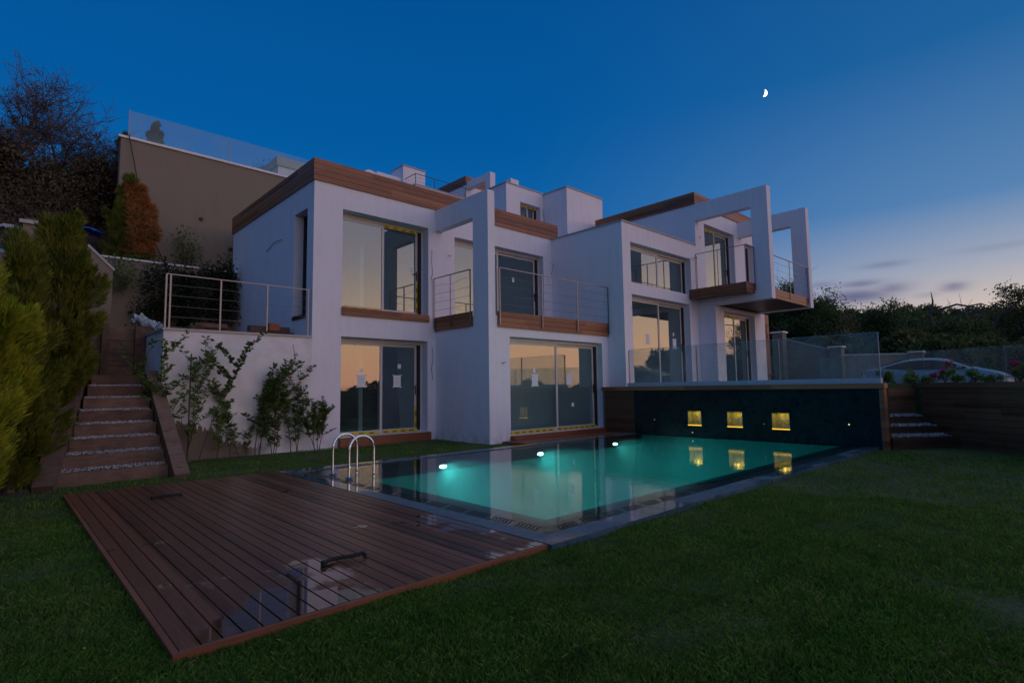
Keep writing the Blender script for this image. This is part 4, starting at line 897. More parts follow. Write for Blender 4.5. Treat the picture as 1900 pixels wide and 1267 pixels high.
MB().wall(0, 19.18, .36, 22.05, 24.10, 9.7, 13.24, [(22.45, 24.10, 10.3, 12.84)]).build('frame_wall', ST, NV)
MB().box(19.6, 22, 24.10, 24.149, 10.3, 12.6).build('window', 'frame', NV)

# gate pier on the hillside
GP = thing('stone_pier', (.5, 16.2, 3.5), 'beige rendered pier with flat stone cap on the hillside above the conifers', 'pier')
MB().box(.27, .69, 16.0, 16.42, 3.3, 5.18).build('shaft', 'beige', GP); MB().box(.20, .79, 15.93, 16.5, 5.18, 5.26).build('cap', 'cap', GP)
MB().obox((.45, 16.2, 5.30), (.16, .03, 0), (-.02, .1, 0), (0, 0, .035)).build('cap', 'greybark', GP)
PW = thing('tiled_garden_wall', (-.6, 14.6, 3.2), 'stained pinkish wall end with light blue edge at the far left', 'wall')
m = mat('stained_render'); g = G(m); p = g.pos(); g.out(g.pr(g.mix(g.mr(g.noise(p, 9, 4), .6, .66), (.24, .17, .15), (.16, .02, .015)), .8)); MT['stain'] = m
MB().box(-1.6, .13, 14.5, 14.7, 2.6, 4.17).build('wall_face', 'stain', PW); MB().box(-1.6, .14, 14.47, 14.73, 4.172, 4.25).build('coping', m_plain('light_blue_paint', (.14, .34, .48), .6), PW)
def rag(name, c_, sx, sy, h_, m_, label, cat, seed):
    r_ = random.Random(seed); n = 11; V = []
    for i in range(n):
        for j in range(n):
            u, v = i / (n - 1) - .5, j / (n - 1) - .5
            V.append((c_[0] + u * sx, c_[1] + v * sy, c_[2] + h_ * (1 - 2.5 * (u * u + v * v)) + r_.uniform(-.03, .03)))
    F = [(i * n + j, (i + 1) * n + j, (i + 1) * n + j + 1, i * n + j + 1) for i in range(n - 1) for j in range(n - 1)]
    npmesh(name, np.array(V), np.array(F), m_, label=label, cat=cat)
rag('blue_tarp', (1.75, 20.6, 6.25), .8, .6, .16, 'tarp', 'crumpled blue tarpaulin on the bank beside the rusty conifer', 'tarpaulin', 2)
rag('rubbish_sack', (.05, 16.9, 5.15), .5, .4, .17, 'cap', 'white sack lying on the stony bank at the far left', 'sack', 4)
def hillpt(u, v): x_ = -2.5 + u * 4.6; y_ = 15.6 + v * 5.5; return (x_, y_, float(hgt(x_, y_)) + .03)
MT['rubble'] = m_plain('grey_rubble', (.16, .14, .14), .9, .5, 30)
o = pebbles(2200, hillpt, .02, .06, 'rubble', None, 'rubble'); tag(o, 'scattered pale stones on the bare earth bank at the left', 'rubble')

# ------------------------------------------------------------------ foliage builders
def leafcards(P, D, L, Wd, rng_, fold=0.0):
    """one kite-shaped leaf per row: positions P, directions D, lengths L, widths Wd"""
    n = len(P); D = D / (np.linalg.norm(D, axis=1, keepdims=True) + 1e-9); R_ = rng_.normal(size=(n, 3)); S = np.cross(D, R_); S /= (np.linalg.norm(S, axis=1, keepdims=True) + 1e-9)
    V = np.empty((n, 4, 3)); L = np.broadcast_to(L, n)[:, None]; Wd = np.broadcast_to(Wd, n)[:, None]
    V[:, 0] = P; V[:, 1] = P + D * L * .5 + S * Wd * .5; V[:, 2] = P + D * L; V[:, 3] = P + D * L * .5 - S * Wd * .5
    return V.reshape(-1, 3), np.arange(n * 4).reshape(n, 4)
def conifer(name, base, height, rad, m_, label, n=1500, seed=1, lean=(0, 0), group=None, squash=1.0, m2=None, tips=3, parent_cat='conifer', fat=.35):
    r_ = np.random.default_rng(seed); t_ = thing(name, base, label, parent_cat, group)
    MB().tube([base, (base[0] + lean[0] * .5, base[1] + lean[1] * .5, base[2] + height * .5), (base[0] + lean[0], base[1] + lean[1], base[2] + height * .93)], [.06, .035, .008], 7).build('trunk', 'bark', t_)
    # plume-like clumps of sprays round several leaders
    Ps, Ds = [], []
    nc = int(26 * (height / 3.5) ** .5 * (rad / .7) ** .5 * (1 + tips * .12)); per = max(12, int(n * 2.2 / nc))
    for c_ in range(nc):
        u = (c_ + r_.uniform(0, 1)) / nc; u = u ** 1.15; a = c_ * 2.4 + r_.normal(0, .5)
        prof_ = min(1, (u + .12) / fat) ** .6 * (1 - max(0, (u - fat) / (1.02 - fat)) ** 1.4)
        rr = rad * max(.03, prof_) * r_.uniform(.5, 1.12); L = (.30 + .34 * (1 - u)) * (height / 3.5) ** (.6 if height > 2.2 else 1.25) * r_.uniform(.8, 1.45)
        ax_ = np.array([math.cos(a) * .75 * (1 - u * .7), math.sin(a) * .75 * (1 - u * .7), 1.0]); ax_ /= np.linalg.norm(ax_)
        st0 = np.array([base[0] + math.cos(a) * rr * .72 + lean[0] * u, base[1] + math.sin(a) * rr * .72 + lean[1] * u, base[2] + u * height * .90])
        s_ = r_.uniform(0, 1, per); wd = L * .30 * np.sin(np.clip(s_ * .9 + .12, 0, 1) * math.pi) ** .7 * np.sqrt(r_.uniform(.1, 1, per)); b2 = r_.uniform(0, 6.28, per)
        off_ = np.stack([np.cos(b2) * wd, np.sin(b2) * wd, 0 * wd], 1)
        Ps.append(st0 + ax_ * (s_ * L)[:, None] + off_); Ds.append(ax_ * 1.0 + off_ / (L * .30) * .6 + r_.normal(0, .15, (per, 3)))
    k = int(n * 1.1); u = r_.uniform(0, 1, k); a = r_.uniform(0, 6.28, k); prof_ = np.clip(np.minimum(1, (u + .12) / fat) ** .6 * (1 - np.maximum(0, (u - fat) / (1.02 - fat)) ** 1.4), .02, 1) * rad * .72
    Ps.append(np.stack([base[0] + np.cos(a) * prof_ + lean[0] * u, base[1] + np.sin(a) * prof_ + lean[1] * u, base[2] + .03 + u * height * .92], 1)); Ds.append(np.stack([np.cos(a) * .5, np.sin(a) * .5, np.ones(k)], 1))
    P = np.concatenate(Ps); Dv = np.concatenate(Ds); Dv /= np.linalg.norm(Dv, axis=1, keepdims=True)
    q = 6; idx = np.repeat(np.arange(len(P)), q); s_ = np.tile(np.linspace(0, 1, q), len(P))[:, None]; sp_l = .20 * (height / 3.5) ** .4
    PP = P[idx] + Dv[idx] * s_ * sp_l * .6; DD = Dv[idx] + r_.normal(0, .38, (len(idx), 3)) * (1.1 - s_)
    V, F = leafcards(PP, DD, r_.uniform(.07, .16, len(idx)) * (height / 3.5) ** .3, .017, r_)
    npmesh('foliage', V, F, m_, t_)
    if m2:
        k = (P[:, 0] > base[0] - .12) & (P[:, 1] < base[1] + .2) & (np.abs(P[:, 2] - base[2] - height * .48) < height * .36); P2 = P[k] + Dv[k] * .12; i2 = np.repeat(np.arange(len(P2)), 8); D2 = Dv[k][i2] + r_.normal(0, .6, (len(i2), 3))
        V, F = leafcards(P2[i2] - np.array([0, .05, 0]), D2, .17, .017, r_); npmesh('dry_foliage', V, F, m2, t_)
    return t_
conifer('conifer', (-.34, 10.0, -.06), 3.35, .66, 'conifer', 'bright yellow-green conifer nearest the camera at the left edge', 3000, 11, group='conifers beside the stairs', fat=.6)
conifer('conifer', (-.75, 9.0, -.06), 2.9, .9, 'conifer', 'squat yellow-green conifer cut off by the left edge of the photo', 1800, 12, group='conifers beside the stairs', fat=.55)
conifer('conifer', (.82, 13.0, 1.1), 3.75, .46, 'conifer2', 'tall dark green conifer hiding the top of the stair beam', 2600, 13, group='conifers beside the stairs', fat=.72, tips=4)
conifer('conifer', (.22, 11.9, .2), 3.9, .42, 'conifer2', 'slim pointed conifer just in front of the capped pier', 2200, 14, group='conifers beside the stairs', fat=.4, tips=1)
conifer('conifer', (.22, 11.1, -.02), 2.0, .36, 'conifer2', 'low conifer growing against the left stair beam', 1300, 15, group='conifers beside the stairs', fat=.5, tips=2)
conifer('rusty_conifer', (2.85, 20.75, 5.2), 3.15, .62, 'conifer2', 'half dead rusty orange conifer in front of the tall beige wall', 1500, 16, m2='orange', tips=3, fat=.45)
conifer('grey_conifer', (3.9, 23.5, 9.68), 1.75, .42, 'greycon', 'pointed grey conifer behind the glass on the beige wall', 1500, 17, tips=0, fat=.15)
conifer('grey_conifer', (2.95, 23.2, 9.68), 1.0, .3, 'greycon', 'small grey conifer tip at the end post of the high glass', 350, 18, tips=0, fat=.15)

def plant(name, base, height, label, nst=3, m_='leaf', leaf=(.085, .035), spread=.25, seed=0, dens=60, bare=.2, lean=(0, 0), group='shrubs in front of the white garden wall', cat='shrub', br=.4, tag_leaf='leaves'):
    r_ = np.random.default_rng(seed); t_ = thing(name, base, label, cat, group); st = MB(); P, D = [], []
    def stem(p0, d0, L, r0, lv):
        k = 9; pts = [np.array(p0)]; d = np.array(d0, float)
        for i in range(k):
            d = d + r_.normal(0, .08, 3) + np.array([0, 0, .03]); d /= np.linalg.norm(d); pts.append(pts[-1] + d * L / k)
        for q_ in pts: q_[1] = min(q_[1], 13.50) if base[1] < 13.55 and base[1] > 12 and base[2] < 1 else q_[1]
        st.tube([tuple(q_) for q_ in pts], [r0 * (1 - .8 * i / k) for i in range(k + 1)], 5)
        nl = int(dens * L / 1.5)
        for _ in range(nl):
            u = r_.uniform(bare if lv == 0 else .05, 1) * k; i = min(int(u), k - 1); q_ = pts[i] + (pts[i + 1] - pts[i]) * (u - i); a = r_.uniform(0, 6.28)
            P.append(q_); D.append(np.array([math.cos(a), math.sin(a), r_.uniform(.0, .9)]))
        if lv < 1:
            for _ in range(int(4 * br * 4)):
                u = r_.uniform(.3, .95); i = int(u * k); a = r_.uniform(0, 6.28)
                stem(pts[i], np.array([math.cos(a), math.sin(a) * .6, r_.uniform(.5, 1.2)]), L * r_.uniform(.18, .38), r0 * .5, lv + 1)
    for s_ in range(nst):
        a = r_.uniform(0, 6.28); b0 = np.array(base) + np.array([math.cos(a), math.sin(a) * .5, 0]) * .08 * (nst > 1)
        stem(b0, np.array([math.cos(a) * spread + lean[0], math.sin(a) * spread * .5 + lean[1], 1.0]), height * r_.uniform(.75, 1.08) if s_ else height * 1.0, .011, 0)
    st.build('stems', 'stem', t_); P = np.array(P); D = np.array(D)
    n = len(P); V, F = leafcards(P, D, r_.uniform(.8, 1.35, n) * leaf[0], leaf[1] * 1.15, r_); npmesh(tag_leaf, V, F, m_, t_); return t_
GRP = 'shrubs in front of the white garden wall'
plant('shrub', (2.95, 13.30, -.06), 2.5, 'tall light green shrub with arching shoots at the corner of the white wall', 4, 'leaflite', (.10, .035), .30, 21, 80, .25)
plant('shrub', (2.78, 13.2, -.06), 2.6, 'thin bent shoot growing across the left end of the white wall', 1, 'leaflite', (.09, .05), .1, 22, 60, .55, lean=(-.22, 0))
plant('shrub', (3.25, 13.35, -.06), 2.75, 'tallest arching shoot with rounded leaves against the white wall', 1, 'leaf', (.09, .06), .1, 23, 80, .5, lean=(.22, 0))
plant('shrub', (3.88, 13.38, -.06), 1.75, 'single slim shrub with dark oval leaves left of the bare wall gap', 1, 'leaf', (.11, .04), .05, 24, 110, .15)
plant('shrub', (3.55, 13.30, -.06), 1.1, 'low leafy sprig beside the unpainted patch of the wall', 2, 'leaflite', (.09, .035), .3, 25, 60, .2)
plant('shrub', (4.15, 13.38, -.06), .75, 'knee-high sprig in the middle of the white wall', 2, 'leaf', (.09, .035), .12, 26, 60, .1)
plant('shrub', (4.42, 13.36, -.06), 2.15, 'tall upright shrub with thin stems right of the wall gap', 3, 'leaf', (.10, .04), .10, 27, 110, .25)
plant('shrub', (4.80, 13.34, -.06), 1.75, 'dense upright shrub in the middle of the right-hand group', 3, 'leaf', (.10, .038), .12, 28, 110, .1)
plant('shrub', (5.30, 13.36, -.06), 1.95, 'slender shrub next to the bushy one at the villa corner', 3, 'leaf', (.10, .038), .10, 29, 100, .15)
plant('shrub', (5.85, 13.28, -.06), 1.15, 'bushy fine-leaved shrub on twisted stems left of the glass door', 4, 'leaf', (.055, .025), .45, 30, 190, .4, br=.9)
tag(MB().tube([(5.25, 13.42, 2.55), (5.36, 13.42, 2.0), (5.48, 13.42, 1.5)], .006, 5).build('bare_twig', 'stem'), 'thin bare dark twig leaning against the white wall above the shrubs', 'twig')
tag(MB().tube([(3.05, 13.40, -.06), (3.06, 13.42, 2.25)], [.016, .014], 6).build('garden_stake', 'stem'), 'upright wooden stake among the shoots at the left of the white wall', 'stake')
# dark climbers on the low terrace wall and in front of the tall wall
def climber(name, c0, sx, sy, sz, n, m_, label, seed, size=.10, cat='climber'):
    r_ = np.random.default_rng(seed); t_ = thing(name, c0, label, cat); k = 26; C = r_.uniform(-1, 1, (k, 3)) * np.array([sx, sy, sz]) * .8
    st = MB()
    for c_ in C[:12]: st.tube([(c0[0] + c_[0] * .5, c0[1], c0[2] - sz), (c0[0] + c_[0] * .8, c0[1] + c_[1] * .5, c0[2] + c_[2] * .4), (c0[0] + c_[0], c0[1] + c_[1], c0[2] + c_[2])], [.014, .010, .004], 5)
    st.build('stems', 'stem', t_); id_ = r_.integers(0, k, n); P = np.array(c0) + C[id_] + r_.normal(0, .17, (n, 3)) * np.array([1, .5, 1]); D = r_.normal(0, 1, (n, 3)) + np.array([0, -.5, .3])
    V, F = leafcards(P, D, r_.uniform(.6, 1.2, n) * size, size * .5, r_); npmesh('leaves', V, F, m_, t_)
climber('climber', (3.5, 19.3, 4.4), 1.05, .25, 1.0, 5200, 'leafdark', 'big dark climber covering the low beige wall left of the railing', 41)
climber('climber', (5.0, 19.3, 4.6), .85, .25, .95, 4200, 'leafdark', 'dark climber on the low beige wall next to the villa side', 42)
climber('climber', (2.55, 19.4, 4.9), .28, .12, .45, 420, 'leaflite', 'sparse light climber high on the low beige wall behind the stairs', 43)
climber('bush', (4.55, 21.1, 6.2), .35, .15, .75, 520, 'leaflite', 'spindly pale green bush in front of the tall beige wall', 44, cat='bush')
climber('bush', (5.85, 20.7, 5.6), .55, .25, .45, 900, 'leaf', 'green bush between the tall beige wall and the villa corner', 45, cat='bush')
climber('bush', (3.1, 20.3, 5.45), .45, .2, .22, 700, 'leaflite', 'low green bush at the foot of the rusty conifer', 46, cat='bush')
climber('bush', (7.2, 21.95, 10.1), .12, .05, .35, 60, 'greycon', 'small sprig showing behind the high glass', 47, cat='bush')

# ------------------------------------------------------------------ trees
def skeleton(base, height, seed, levels=4, r0=.16, spread=.55, up_=.22, k0=6, first=.3, ratio=.64, droop=0.0, crook=.16):
    r_ = np.random.default_rng(seed); segs = []; tips = []
    def grow(p, d, L, r, lv):
        k = 5; pts = [p]; rs = [r]
        for i in range(k):
            d = d + r_.normal(0, crook, 3) + np.array([0, 0, (up_ if lv < levels - 1 else -droop) * .3]); d = d / np.linalg.norm(d); p = p + d * L / k; pts.append(p); rs.append(r * (1 - .5 * (i + 1) / k))
        segs.append((pts, rs, lv))
        if lv >= levels: tips.extend(pts[1:]); return
        nb_ = k0 if lv == 0 else r_.integers(3, 5)
        for j in range(nb_):
            u = first + (1 - first) * (j + r_.uniform(0, .8)) / nb_ if lv == 0 else r_.uniform(.3, 1); i = min(int(u * k), k); a = r_.uniform(0, 6.28)
            dd_ = d * (1 - spread) + np.array([math.cos(a), math.sin(a), r_.uniform(-.1, .45)]) * spread; dd_ /= np.linalg.norm(dd_)
            grow(pts[i], dd_, L * ratio * r_.uniform(.75, 1.15), rs[i] * .62, lv + 1)
        grow(pts[-1], d, L * ratio, rs[-1] * .9, lv + 1)
    grow(np.array(base, float), np.array([0, 0, 1.0]), height * .42, r0, 0); return segs, np.array(tips)
def tree(name, base, height, label, seed, m_='treeA', nleaf=14000, lsize=.2, group=None, sx=1.0, r0=.16, bark='bark', jit=.35, cat='tree', **kw):
    t_ = thing(name, base, label, cat, group); segs, tips = skeleton(base, height, seed, r0=r0, **kw); r_ = np.random.default_rng(seed + 99); b_ = MB(); c_ = MB()
    for pts, rs, lv in segs: (b_ if lv == 0 else c_).tube([tuple(q_) for q_ in pts], [max(.006, x_) for x_ in rs], 6 if lv < 2 else 3, cap=False)
    b_.build('trunk', bark, t_); c_.build('limbs', bark, t_)
    if nleaf:
        ncl = max(30, min(len(tips), int(nleaf / 260))); cen = r_.choice(len(tips), ncl, replace=False); w_c = r_.uniform(.3, 1.6, ncl); id_ = cen[r_.choice(ncl, nleaf, p=w_c / w_c.sum())]; n = len(id_)
        P = tips[id_] + r_.normal(0, jit * .8, (n, 3)) * np.array([1, 1, .8]); D = r_.normal(0, 1, (n, 3)); V, F = leafcards(P, D, r_.uniform(.6, 1.3, n) * lsize, lsize * .7, r_); npmesh('crown', V, F, m_, t_)
    return t_
pol = lambda a, d: (d * math.cos(math.radians(a)), d * math.sin(math.radians(a)))
def on(a, d, dz=-.1): x_, y_ = pol(a, d); return (x_, y_, float(hgt(x_, y_)) + dz)
# hillside on the left: bare trees and dark brush
tree('bare_tree', on(90.0, 27), 5.6, 'tall bare purplish tree at the left edge against the sky', 61, 'brush', 1500, .06, r0=.13, levels=5, k0=7, spread=.62, bark='bark', jit=.1, ratio=.68)
tree('bare_tree', on(86.6, 26), 4.4, 'middle bare tree with a wide twiggy crown on the hill', 62, 'brush', 1500, .06, r0=.10, levels=5, k0=7, spread=.66, jit=.1, ratio=.68)
tree('bare_tree', on(84.0, 25.5), 3.2, 'low bare tree nearest the tall beige wall', 63, 'brush', 1500, .06, r0=.08, levels=5, k0=6, spread=.7, jit=.1, ratio=.68)
tree('hill_tree', on(91.0, 23), 3.3, 'dark leafy tree under the bare branches at the left edge', 64, 'brush', 14000, .11, r0=.1, k0=6, spread=.75, jit=.28)
tree('hill_tree', on(87.6, 23), 2.7, 'dark bushy tree spreading over the bank beside the pier', 65, 'brush', 14000, .10, r0=.09, k0=6, spread=.85, jit=.28, first=.15)
tree('hill_tree', on(84.4, 23.5), 2.3, 'dark scrubby tree overhanging the corner of the tall beige wall', 66, 'brush', 11000, .10, r0=.08, k0=6, spread=.85, jit=.28, first=.15)
r_ = np.random.default_rng(70); n = 42000; a = np.radians(r_.uniform(80.5, 100, n)); d = r_.uniform(20.5, 26, n); x_, y_ = d * np.cos(a), d * np.sin(a)
cl_ = np.sin(x_ * 2.1 + 1) * np.cos(y_ * 1.7) * .5 + np.sin(x_ * .9 + y_ * .6) * .5; z_ = hgt(x_, y_) + np.abs(r_.normal(0, .8, n)) * (1.0 + .5 * cl_) * sstep(d, 20, 23); k = x_ < 2.1
V, F = leafcards(np.stack([x_, y_, z_], 1)[k], r_.normal(0, 1, (k.sum(), 3)) + np.array([0, 0, .6]), r_.uniform(.08, .3, k.sum()), .035, r_)
npmesh('hill_brush', V, F, 'brush', label='tangled dark brushwood covering the hillside under the bare trees', cat='brushwood', kind='stuff')

# wood behind on the right
def crowns(specs, seed, per, lsize, squash=.8):
    r_ = np.random.default_rng(seed); VV, FF = [], []; off = 0
    for (cx, cy, cz, R_) in specs:
        k = 11; C = r_.normal(0, 1, (k, 3)); C /= np.linalg.norm(C, axis=1, keepdims=True); C *= R_ * r_.uniform(.35, .85, (k, 1)); C[:, 2] *= squash; rad_ = R_ * r_.uniform(.28, .5, k)
        id_ = r_.integers(0, k, per); Dn = r_.normal(0, 1, (per, 3)); Dn /= np.linalg.norm(Dn, axis=1, keepdims=True)
        P = np.array([cx, cy, cz]) + C[id_] + Dn * rad_[id_][:, None] * r_.uniform(.55, 1.12, (per, 1)) ** .8
        V, F = leafcards(P, Dn + r_.normal(0, .7, (per, 3)), r_.uniform(.5, 1.3, per) * lsize, lsize * .6, r_); VV.append(V); FF.append(F + off); off += len(V)
    return np.concatenate(VV), np.concatenate(FF)
r_ = np.random.default_rng(81); sp1 = []
for i in range(80):
    a = r_.uniform(.8, 24); d = r_.uniform(44, 80); x_, y_ = pol(a, d); R_ = r_.uniform(1.5, 2.7)
    tz = 1.4 + d * math.tan(math.radians(float(np.interp(a, [-4, 2, 4, 8, 12, 16, 18, 24], [5.9, 5.9, 6.0, 6.4, 6.7, 6.8, 7.5, 8.5])))) * (r_.uniform(.92, 1.02) if i % 3 else r_.uniform(.45, .8))
    sp1.append((x_, y_, max(float(hgt(x_, y_)) + .8, tz - R_), R_))
for i in range(26):
    a = r_.uniform(.5, 20); d = r_.uniform(33, 38); x_, y_ = pol(a, d); sp1.append((x_, y_, float(hgt(x_, y_)) + r_.uniform(.8, 1.8), r_.uniform(1.0, 1.5)))
V, F = crowns(sp1, 82, 4200, .26)
npmesh('forest', V, F, 'forest', label='dark mixed wood reading as one mass behind the car and glass fence', cat='wood', kind='stuff')
tree('tall_tree', on(19.9, 44), 9.6, 'tallest dark green tree seen through the far balcony frame', 91, 'treeA', 34000, .13, r0=.2, spread=.6, jit=.45)
tree('tall_tree', on(17.3, 45), 6.6, 'dark green tree just right of the far balcony frame', 92, 'treeA', 28000, .13, jit=.45, r0=.18, spread=.6)
tree('brown_tree', on(15.2, 40), 4.5, 'brownish olive tree right of the dark trees by the villa', 93, 'treeB', 20000, .12, r0=.13, spread=.65, jit=.4)
tree('russet_tree', on(16.6, 36), 3.4, 'small russet tree behind the roadside wall', 94, 'treeR', 5000, .16, r0=.1, spread=.55)
tree('broad_tree', on(13.2, 43), 5.4, 'rounded green tree standing highest under the evening clouds', 95, 'treeA', 26000, .12, r0=.15, spread=.62, jit=.4)
tree('broad_tree', on(9.6, 41), 4.6, 'bushy green tree directly above the silver car', 96, 'treeA', 26000, .12, r0=.15, spread=.65, jit=.4)
tree('edge_tree', on(3.9, 42), 5.7, 'tree at the right edge rising above the wood', 97, 'treeB', 12000, .12, r0=.14, spread=.55)
DT = thing('dead_tree', on(7, 41), 'fallen dead tree with long bare grey branches in front of the wood', 'dead tree')
b_ = MB()
def P3(a, d, z): x_, y_ = pol(a, d * 1.24); return (x_, y_, 1.4 + (z - 1.4) * 1.24)
b_.tube([P3(9.4, 34, 2.0), P3(9.2, 34, 3.6), P3(9.45, 34, 4.7), P3(9.2, 34, 5.4), P3(9.28, 34, 5.9)], [.12, .11, .08, .05, .015], 7)
b_.build('trunk', 'greybark', DT); b_ = MB()
b_.tube([P3(8.9, 33.6, 4.9), P3(7.7, 33, 5.05), P3(6.6, 32.6, 4.8), P3(6.0, 32.4, 4.4)], [.07, .06, .045, .02], 5); b_.tube([P3(7.0, 32.8, 4.9), P3(6.2, 32.6, 4.95), P3(5.4, 32.4, 4.7)], [.045, .035, .015], 5)
b_.tube([P3(7.6, 32, 2.6), P3(6.3, 31.8, 3.2), P3(5.2, 31.4, 4.2), P3(3.8, 31, 4.8), P3(1.8, 30.6, 5.0)], [.05, .06, .055, .045, .03], 6)
b_.tube([P3(6.0, 31.8, 3.4), P3(5.0, 31.5, 3.2), P3(4.2, 31.2, 2.7)], [.05, .035, .015], 5); b_.tube([P3(9.3, 33.8, 3.4), P3(8.4, 33.4, 2.8), P3(7.8, 33.2, 2.5)], [.05, .04, .015], 5)
rq = np.random.default_rng(5)
for _ in range(40):
    q_ = rq.uniform(0, 1); a = 9.0 - 3.0 * q_; z_ = 4.9 - .3 * q_ + rq.normal(0, .04); p = P3(a, 33.2, z_); dz_ = rq.normal(-.05, .18); da = rq.normal(-.15, .35); p2 = P3(a + da, 33.2, z_ + dz_); p3 = P3(a + da * 1.7, 33.2, z_ + dz_ * 1.9 + .1); b_.tube([p, p2, p3], [.025, .016, .006], 4)
b_.build('branches', 'greybark', DT)
# trees on the far side of the lawn, mirrored in the windows
r_ = np.random.default_rng(110); sp2 = []
for i in range(40):
    a = r_.uniform(-78, -2); d = r_.uniform(40, 62); x_, y_ = pol(a, d); R_ = r_.uniform(1.0, 1.9); sp2.append((x_, y_, r_.uniform(.0, 1.2) if a > -52 else r_.uniform(-.3, .2), R_ * (.85 if a > -52 else .6)))
V, F = crowns(sp2, 111, 1500, .36); npmesh('valley_trees', V, F, 'forest', label='low tree line beyond the lawn, mirrored in the window glass', cat='wood', kind='stuff')
def crown_tree(base, height, R_, label, seed):
    t_ = thing('valley_tree', base, label, 'tree'); MB().tube([base, (base[0] + .1, base[1], base[2] + height * .7)], [.13, .05], 7).build('trunk', 'bark', t_)
    V, F = crowns([(base[0], base[1], base[2] + height - R_, R_), (base[0] - R_ * .6, base[1], base[2] + height * .6, R_ * .7), (base[0] + R_ * .5, base[1] + .2, base[2] + height * .5, R_ * .75)], seed, 1500, .26); npmesh('crown', V, F, 'treeA', t_)
crown_tree((38.3, -2.1, 1.0), 3.5, 1.15, 'larger rounded tree mirrored in the left pane above the black pool wall', 121)
crown_tree((37.3, -3.9, 1.0), 2.1, .75, 'smaller rounded tree mirrored left of the larger one above the black pool wall', 122)
HG = thing('boundary_wall', (6, -9, 0), 'long low rendered boundary wall beyond the lawn, mirrored in the ground-floor glass', 'wall')
MB().box(-16, 40, -9.25, -9.0, -.1, 1.16).build('wall_face', m_plain('grey_render', (.42, .44, .44), .9, .2, 1.2), HG)
MB().box(-16, 40, -9.3, -8.95, 1.162, 1.22).build('coping', 'curb', HG)

# flowering plants on the edge above the wood wall
FG = 'flower bushes along the top of the board wall'
def flower(base, h_, w_, lab, seed, pink=0, n=500):
    r_ = np.random.default_rng(seed); t_ = thing('flower_bush' if pink else 'low_bush', base, lab, 'bush', FG); st = MB()
    for i in range(6): a = r_.uniform(0, 6.28); st.tube([base, (base[0] + math.cos(a) * w_ * .5, base[1] + math.sin(a) * w_ * .5, base[2] + h_ * .7)], [.012, .004], 4)
    st.build('stems', 'stem', t_); k = 9; C = r_.normal(0, 1, (k, 3)) * np.array([w_, w_, h_]) * .33; C[:, 2] = np.abs(C[:, 2]) + h_ * .35; id_ = r_.integers(0, k, n)
    P = np.array(base) + C[id_] + r_.normal(0, .035, (n, 3)); P[:, 2] = np.maximum(P[:, 2], base[2]); V, F = leafcards(P, r_.normal(0, 1, (n, 3)) + np.array([0, 0, .4]), .05, .03, r_); npmesh('leaves', V, F, 'leaflite', t_)
    if pink:
        id_ = r_.integers(0, min(4, k), pink); P = np.array(base) + C[id_] * 1.15 + r_.normal(0, .035, (pink, 3)); V, F = leafcards(P, r_.normal(0, 1, (pink, 3)), .045, .04, r_); npmesh('blossom', V, F, 'pink', t_)
Z = 1.40
flower((16.9, 3.82, Z), 0.31, 0.26, 'leafy green bush right beside the end of the glass balustrade', 201, 25, 700)
flower((17.05, 3.35, Z), 0.12, 0.25, 'low rounded bush second from the glass balustrade', 202, 0, 420)
flower((17.5, 3.42, Z), 0.26, 0.21, 'upright green bush in front of the car boot', 203, 0, 420)
flower((17.1, 3.0, Z), 0.12, 0.25, 'low bush in front of the rear side of the car', 204, 0, 450)
flower((16.9, 2.62, Z), 0.38, 0.24, 'magenta flowering bush in front of the middle of the car', 205, 260, 420)
flower((16.7, 2.38, Z), 0.16, 0.24, 'low bush right of the magenta flowers', 206, 0, 400)
flower((16.5, 2.0, Z), 0.25, 0.21, 'upright bush in front of the car windscreen', 207, 0, 380)
flower((16.15, 1.66, Z), 0.14, 0.25, 'low bush below the car bonnet', 208, 0, 420)
flower((15.98, 1.20, Z), 0.36, 0.26, 'pink flowering bush at the right edge of the photo', 209, 220, 480)

# far glass fence
F2 = thing('glass_fence', (22.5, 2.5, 1.4), 'long glass fence along the upper lawn in front of the silver car', 'glass fence')
fp = [(25.7, 8.2), (24.9, 6.6), (23.75, 4.25), (22.65, 2.0), (21.6, -.15), (20.5, -2.4)]
for i in range(5):
    a_, b2 = Vector(fp[i]), Vector(fp[i + 1]); d = (b2 - a_); L = d.length; d.normalize(); s_ = Vector((-d.y, d.x)); c_ = (a_ + b2) / 2; hz = 2.52
    MB().obox((c_.x, c_.y, (1.42 + hz) / 2), (d.x * (L / 2 - .012), d.y * (L / 2 - .012), 0), (s_.x * .006, s_.y * .006, 0), (0, 0, (hz - 1.42) / 2)).build('pane', 'railglass2', F2)
    MB().obox((b2.x, b2.y, 1.95), (.01, 0, 0), (0, .01, 0), (0, 0, .55)).build('clamp_strip', 'steel', F2)
MB().prism([(29, 12), (29, -12), (33.5, -12), (33.5, 12)], .8, .99).build('road', 'asphalt', kind='structure')
